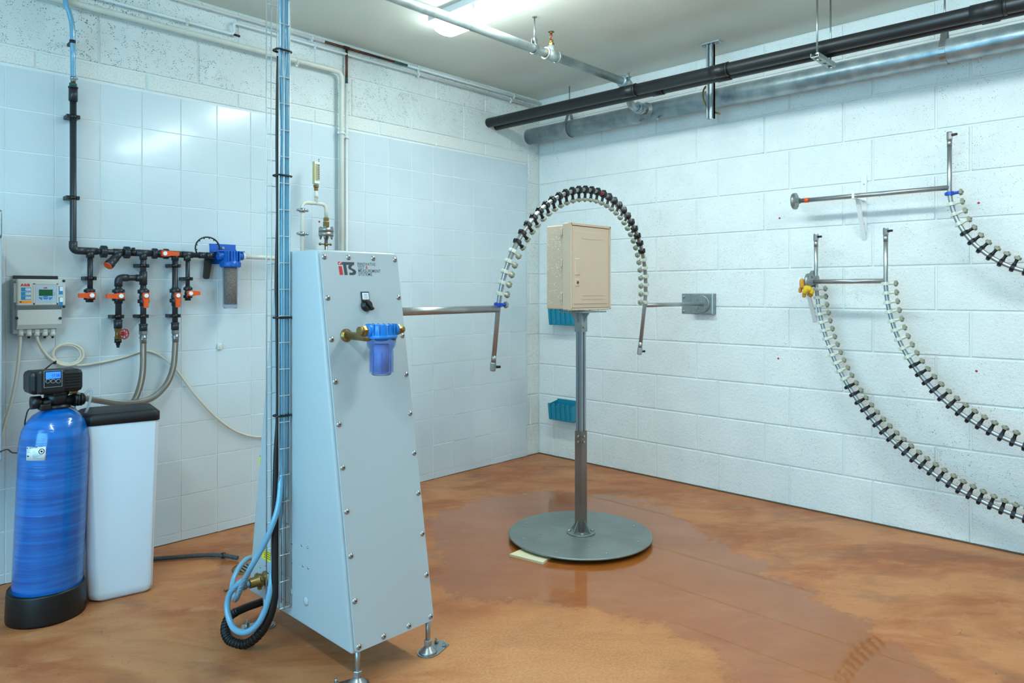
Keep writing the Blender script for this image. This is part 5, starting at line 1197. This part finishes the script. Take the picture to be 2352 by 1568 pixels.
vlabel(63, 1027.2, 65, 1030, .0018, 'ink', 'label_mark', lb)
for u0, u1, v in ((63, 71, 1032), (63, 69, 1035.5), (63, 70, 1038), (77, 82, 1037), (76, 96, 1045), (76, 90, 1047), (76, 86, 1049), (76, 100, 1052), (77, 88, 1042)): vlabel(u0, v, u1, v+.8, .0018, 'pale_label', 'label_line', lb)
vlabel(63, 1045.8, 67.5, 1048.6, .0018, 'ink', 'label_mark', lb)
q = onplane(66, 1030.3, tk(.7)+Vector((-.02, -rT-.001, 0)), Vector((-.15, -1, 0)).normalized())
text('maker_text', 'PENTAIR', .0075, 'ink', q+Vector((0, -.0015, 0)), Vector((1, -.10, 0)), ZA, lb, .03)
q = onplane(95.5, 1036.5, tk(.7)+Vector((.04, -rT*.95-.004, 0)), Vector((.28, -1, 0)).normalized()); nL = Vector((.28, -1, 0)).normalized()
b = MB(); ux = ZA.cross(nL).normalized(); b.tube([q+ux*.010*math.cos(2*PI*k/20)+ZA*.010*math.sin(2*PI*k/20) for k in range(20)], .0016, 6, True); b.cyl(q-nL*.001, q+nL*.001, .0042, 12); obj('round_emblem', b, 'ink', lb)
# thin leads and tubes of the softener
hose('black_lead', [Vector((top.x-.075, yH-.02, zv-.01)), lw(66, 940, .50), lw(60, 955, .50), lw(57, 972, .49), lw(56, 1000, .40)], .0028, 'rubber', 'thin black lead hanging from the left of the softener head', 'cable', 6)
hose('black_lead', [lw(-8, 1040, .35), lw(8, 1034, .36), lw(18, 1032, .37), lw(28, 1039, .38), lw(46, 1040, .40)], .0028, 'rubber', 'thin black lead entering from the left edge behind the blue vessel', 'cable', 6)
hose('brine_tube', [Vector((hx1-.02, yH-.03, hz0-.002)), lw(188, 908, .50), lw(198, 902, .50), lw(206, 895, .50), lw(209, 905, .50), lw(204, 930, .50), lw(196, 950, .48), lw(188, 962, .46), lw(184, 968, .40)], .0055, 'clear_tube', 'clear curved tube arching from the softener head to the white tank', 'tube', 8)
hose('brine_tube', [Vector((hx1-.035, yH-.01, hz0-.004)), lw(170, 925, .45), lw(174, 945, .42), lw(182, 960, .38), lw(186, 975, .36)], .005, 'clear_tube', 'clear tube dropping straight behind the softener head', 'tube', 8)
# ================================================================== BRINE TANK
bt_o = fl(205, 1390); bt_r = fl(352, 1357)
ex = (bt_r-bt_o); wB = ex.length; ex.normalize(); ey = Vector((-ex.y, ex.x, 0))
bt = thing('brine_tank', (bt_o+bt_r)/2+ey*.12, 'tall white plastic brine tank with a black lid beside the blue vessel', 'tank')
def ringp(z, x0, x1, y0, y1, c):
    P = [(x0+c, y0), (x1-c*.5, y0), (x1, y0+c*.5), (x1, y1-c), (x1-c, y1), (x0+c, y1), (x0, y1-c), (x0, y0+c)]
    return [bt_o+ex*a+ey*b_+ZA*z for a, b_ in P]
zl = lw(224, 972, .55).z; DB = .20
lv = [(.0, .015, wB-.015, .015, DB-.01, .035), (.012, .0, wB, .0, DB, .035), (.04, -.003, wB+.001, -.003, DB+.004, .032), (zl-.012, -.027, wB+.024, -.012, DB+.035, .034), (zl-.002, -.027, wB+.024, -.012, DB+.035, .034)]
def loft(levels, mat, nm, bev=.012):
    bm = bmesh.new(); R_s = [[bm.verts.new(p) for p in ringp(*l)] for l in levels]
    for a_, c_ in zip(R_s, R_s[1:]):
        for k in range(8): bm.faces.new((a_[k], a_[(k+1) % 8], c_[(k+1) % 8], c_[k]))
    bm.faces.new(R_s[0][::-1]); bm.faces.new(R_s[-1])
    es = [e for e in bm.edges if abs(e.verts[0].co.z-e.verts[1].co.z) > .005]
    bmesh.ops.bevel(bm, geom=es, offset=bev, segments=3, affect='EDGES', profile=.5)
    bm.verts.index_update(); m_ = MB().add([v.co.copy() for v in bm.verts], [[v.index for v in f.verts] for f in bm.faces], True); bm.free()
    o = obj(nm, m_, mat, bt); 
    for p_ in o.data.polygons:
        if abs(p_.normal.z) > .9: p_.use_smooth = False
    return o
loft(lv, 'brine', 'tank_body')
loft([(zl-.010, -.031, wB+.028, -.016, DB+.04, .036), (zl+.028, -.031, wB+.028, -.016, DB+.04, .036), (zl+.040, -.018, wB+.015, .0, DB+.024, .036), (zl+.044, .02, wB-.03, .05, DB-.02, .03)], 'lid', 'tank_lid', .006)
# ================================================================== FLOOR BITS
hose('drain_hose', [fl(300, 1287, .015), fl(355, 1283, .015), fl(410, 1279, .016), fl(460, 1275, .018), fl(510, 1275, .018), fl(546, 1281, .014)], .0105, simple('dusty_hose', '4a4d4d', .8, 0, .4, 60), 'short dusty grey hose lying on the floor right of the brine tank', 'hose')
p = fl(513, 1275, .018); tag(obj('hose_clip', MB().cyl(p-Vector((.008, 0, 0)), p+Vector((.008, 0, 0)), .0145, 12), 'black'), 'black clip near the open end of the floor hose', 'clip')
dr = fl(570, 1305); D_ = thing('floor_drain', dr, 'round corroded floor drain with bar grate behind the hose loop', 'drain')
obj('rim', MB().lathe(dr, ZA, [(.075, 0), (.075, .004), (.060, .005), (.058, .001)], 28), 'brass', D_)
for k in range(-2, 3): w_ = math.sqrt(.055**2-(k*.02)**2); obj('grate_bar', MB().box((dr.x+k*.02-.004, dr.y-w_, .002), (dr.x+k*.02+.004, dr.y+w_, .008), .001), 'zinc', D_)
p = fl(533, 1350, .006); tag(obj('metal_scrap', MB().box(p+Vector((-.035, -.008, -.0055)), p+Vector((.035, .008, .003)), .002), 'brass'), 'small corroded metal strip lying by the floor drain', 'scrap')
# grey cupboard at the far left edge of the view
xc_ = lw(4, 700, .34).x
cb_ = thing('wall_cabinet', (xc_-.4, -.16, .9), 'grey wall cupboard just peeking in at the left edge', 'cabinet')
obj('carcass', MB().box((xc_-.6, -.34, lw(3, 1060, .34).z), (xc_, -.003, 1.62), .004), 'cabinet', cb_)
hz = lw(2, 515, .36).z
obj('door', MB().box((xc_-.6, -.352, lw(3, 1060, .34).z+.01), (xc_-.002, -.341, 1.61), .003), 'cabinet', cb_)
obj('door_handle', MB().tube(bend([(xc_-.012, -.352, hz+.055), (xc_-.012, -.385, hz+.055), (xc_-.012, -.385, hz-.055), (xc_-.012, -.352, hz-.055)], .012, 4), .005, 8), 'zinc', cb_)
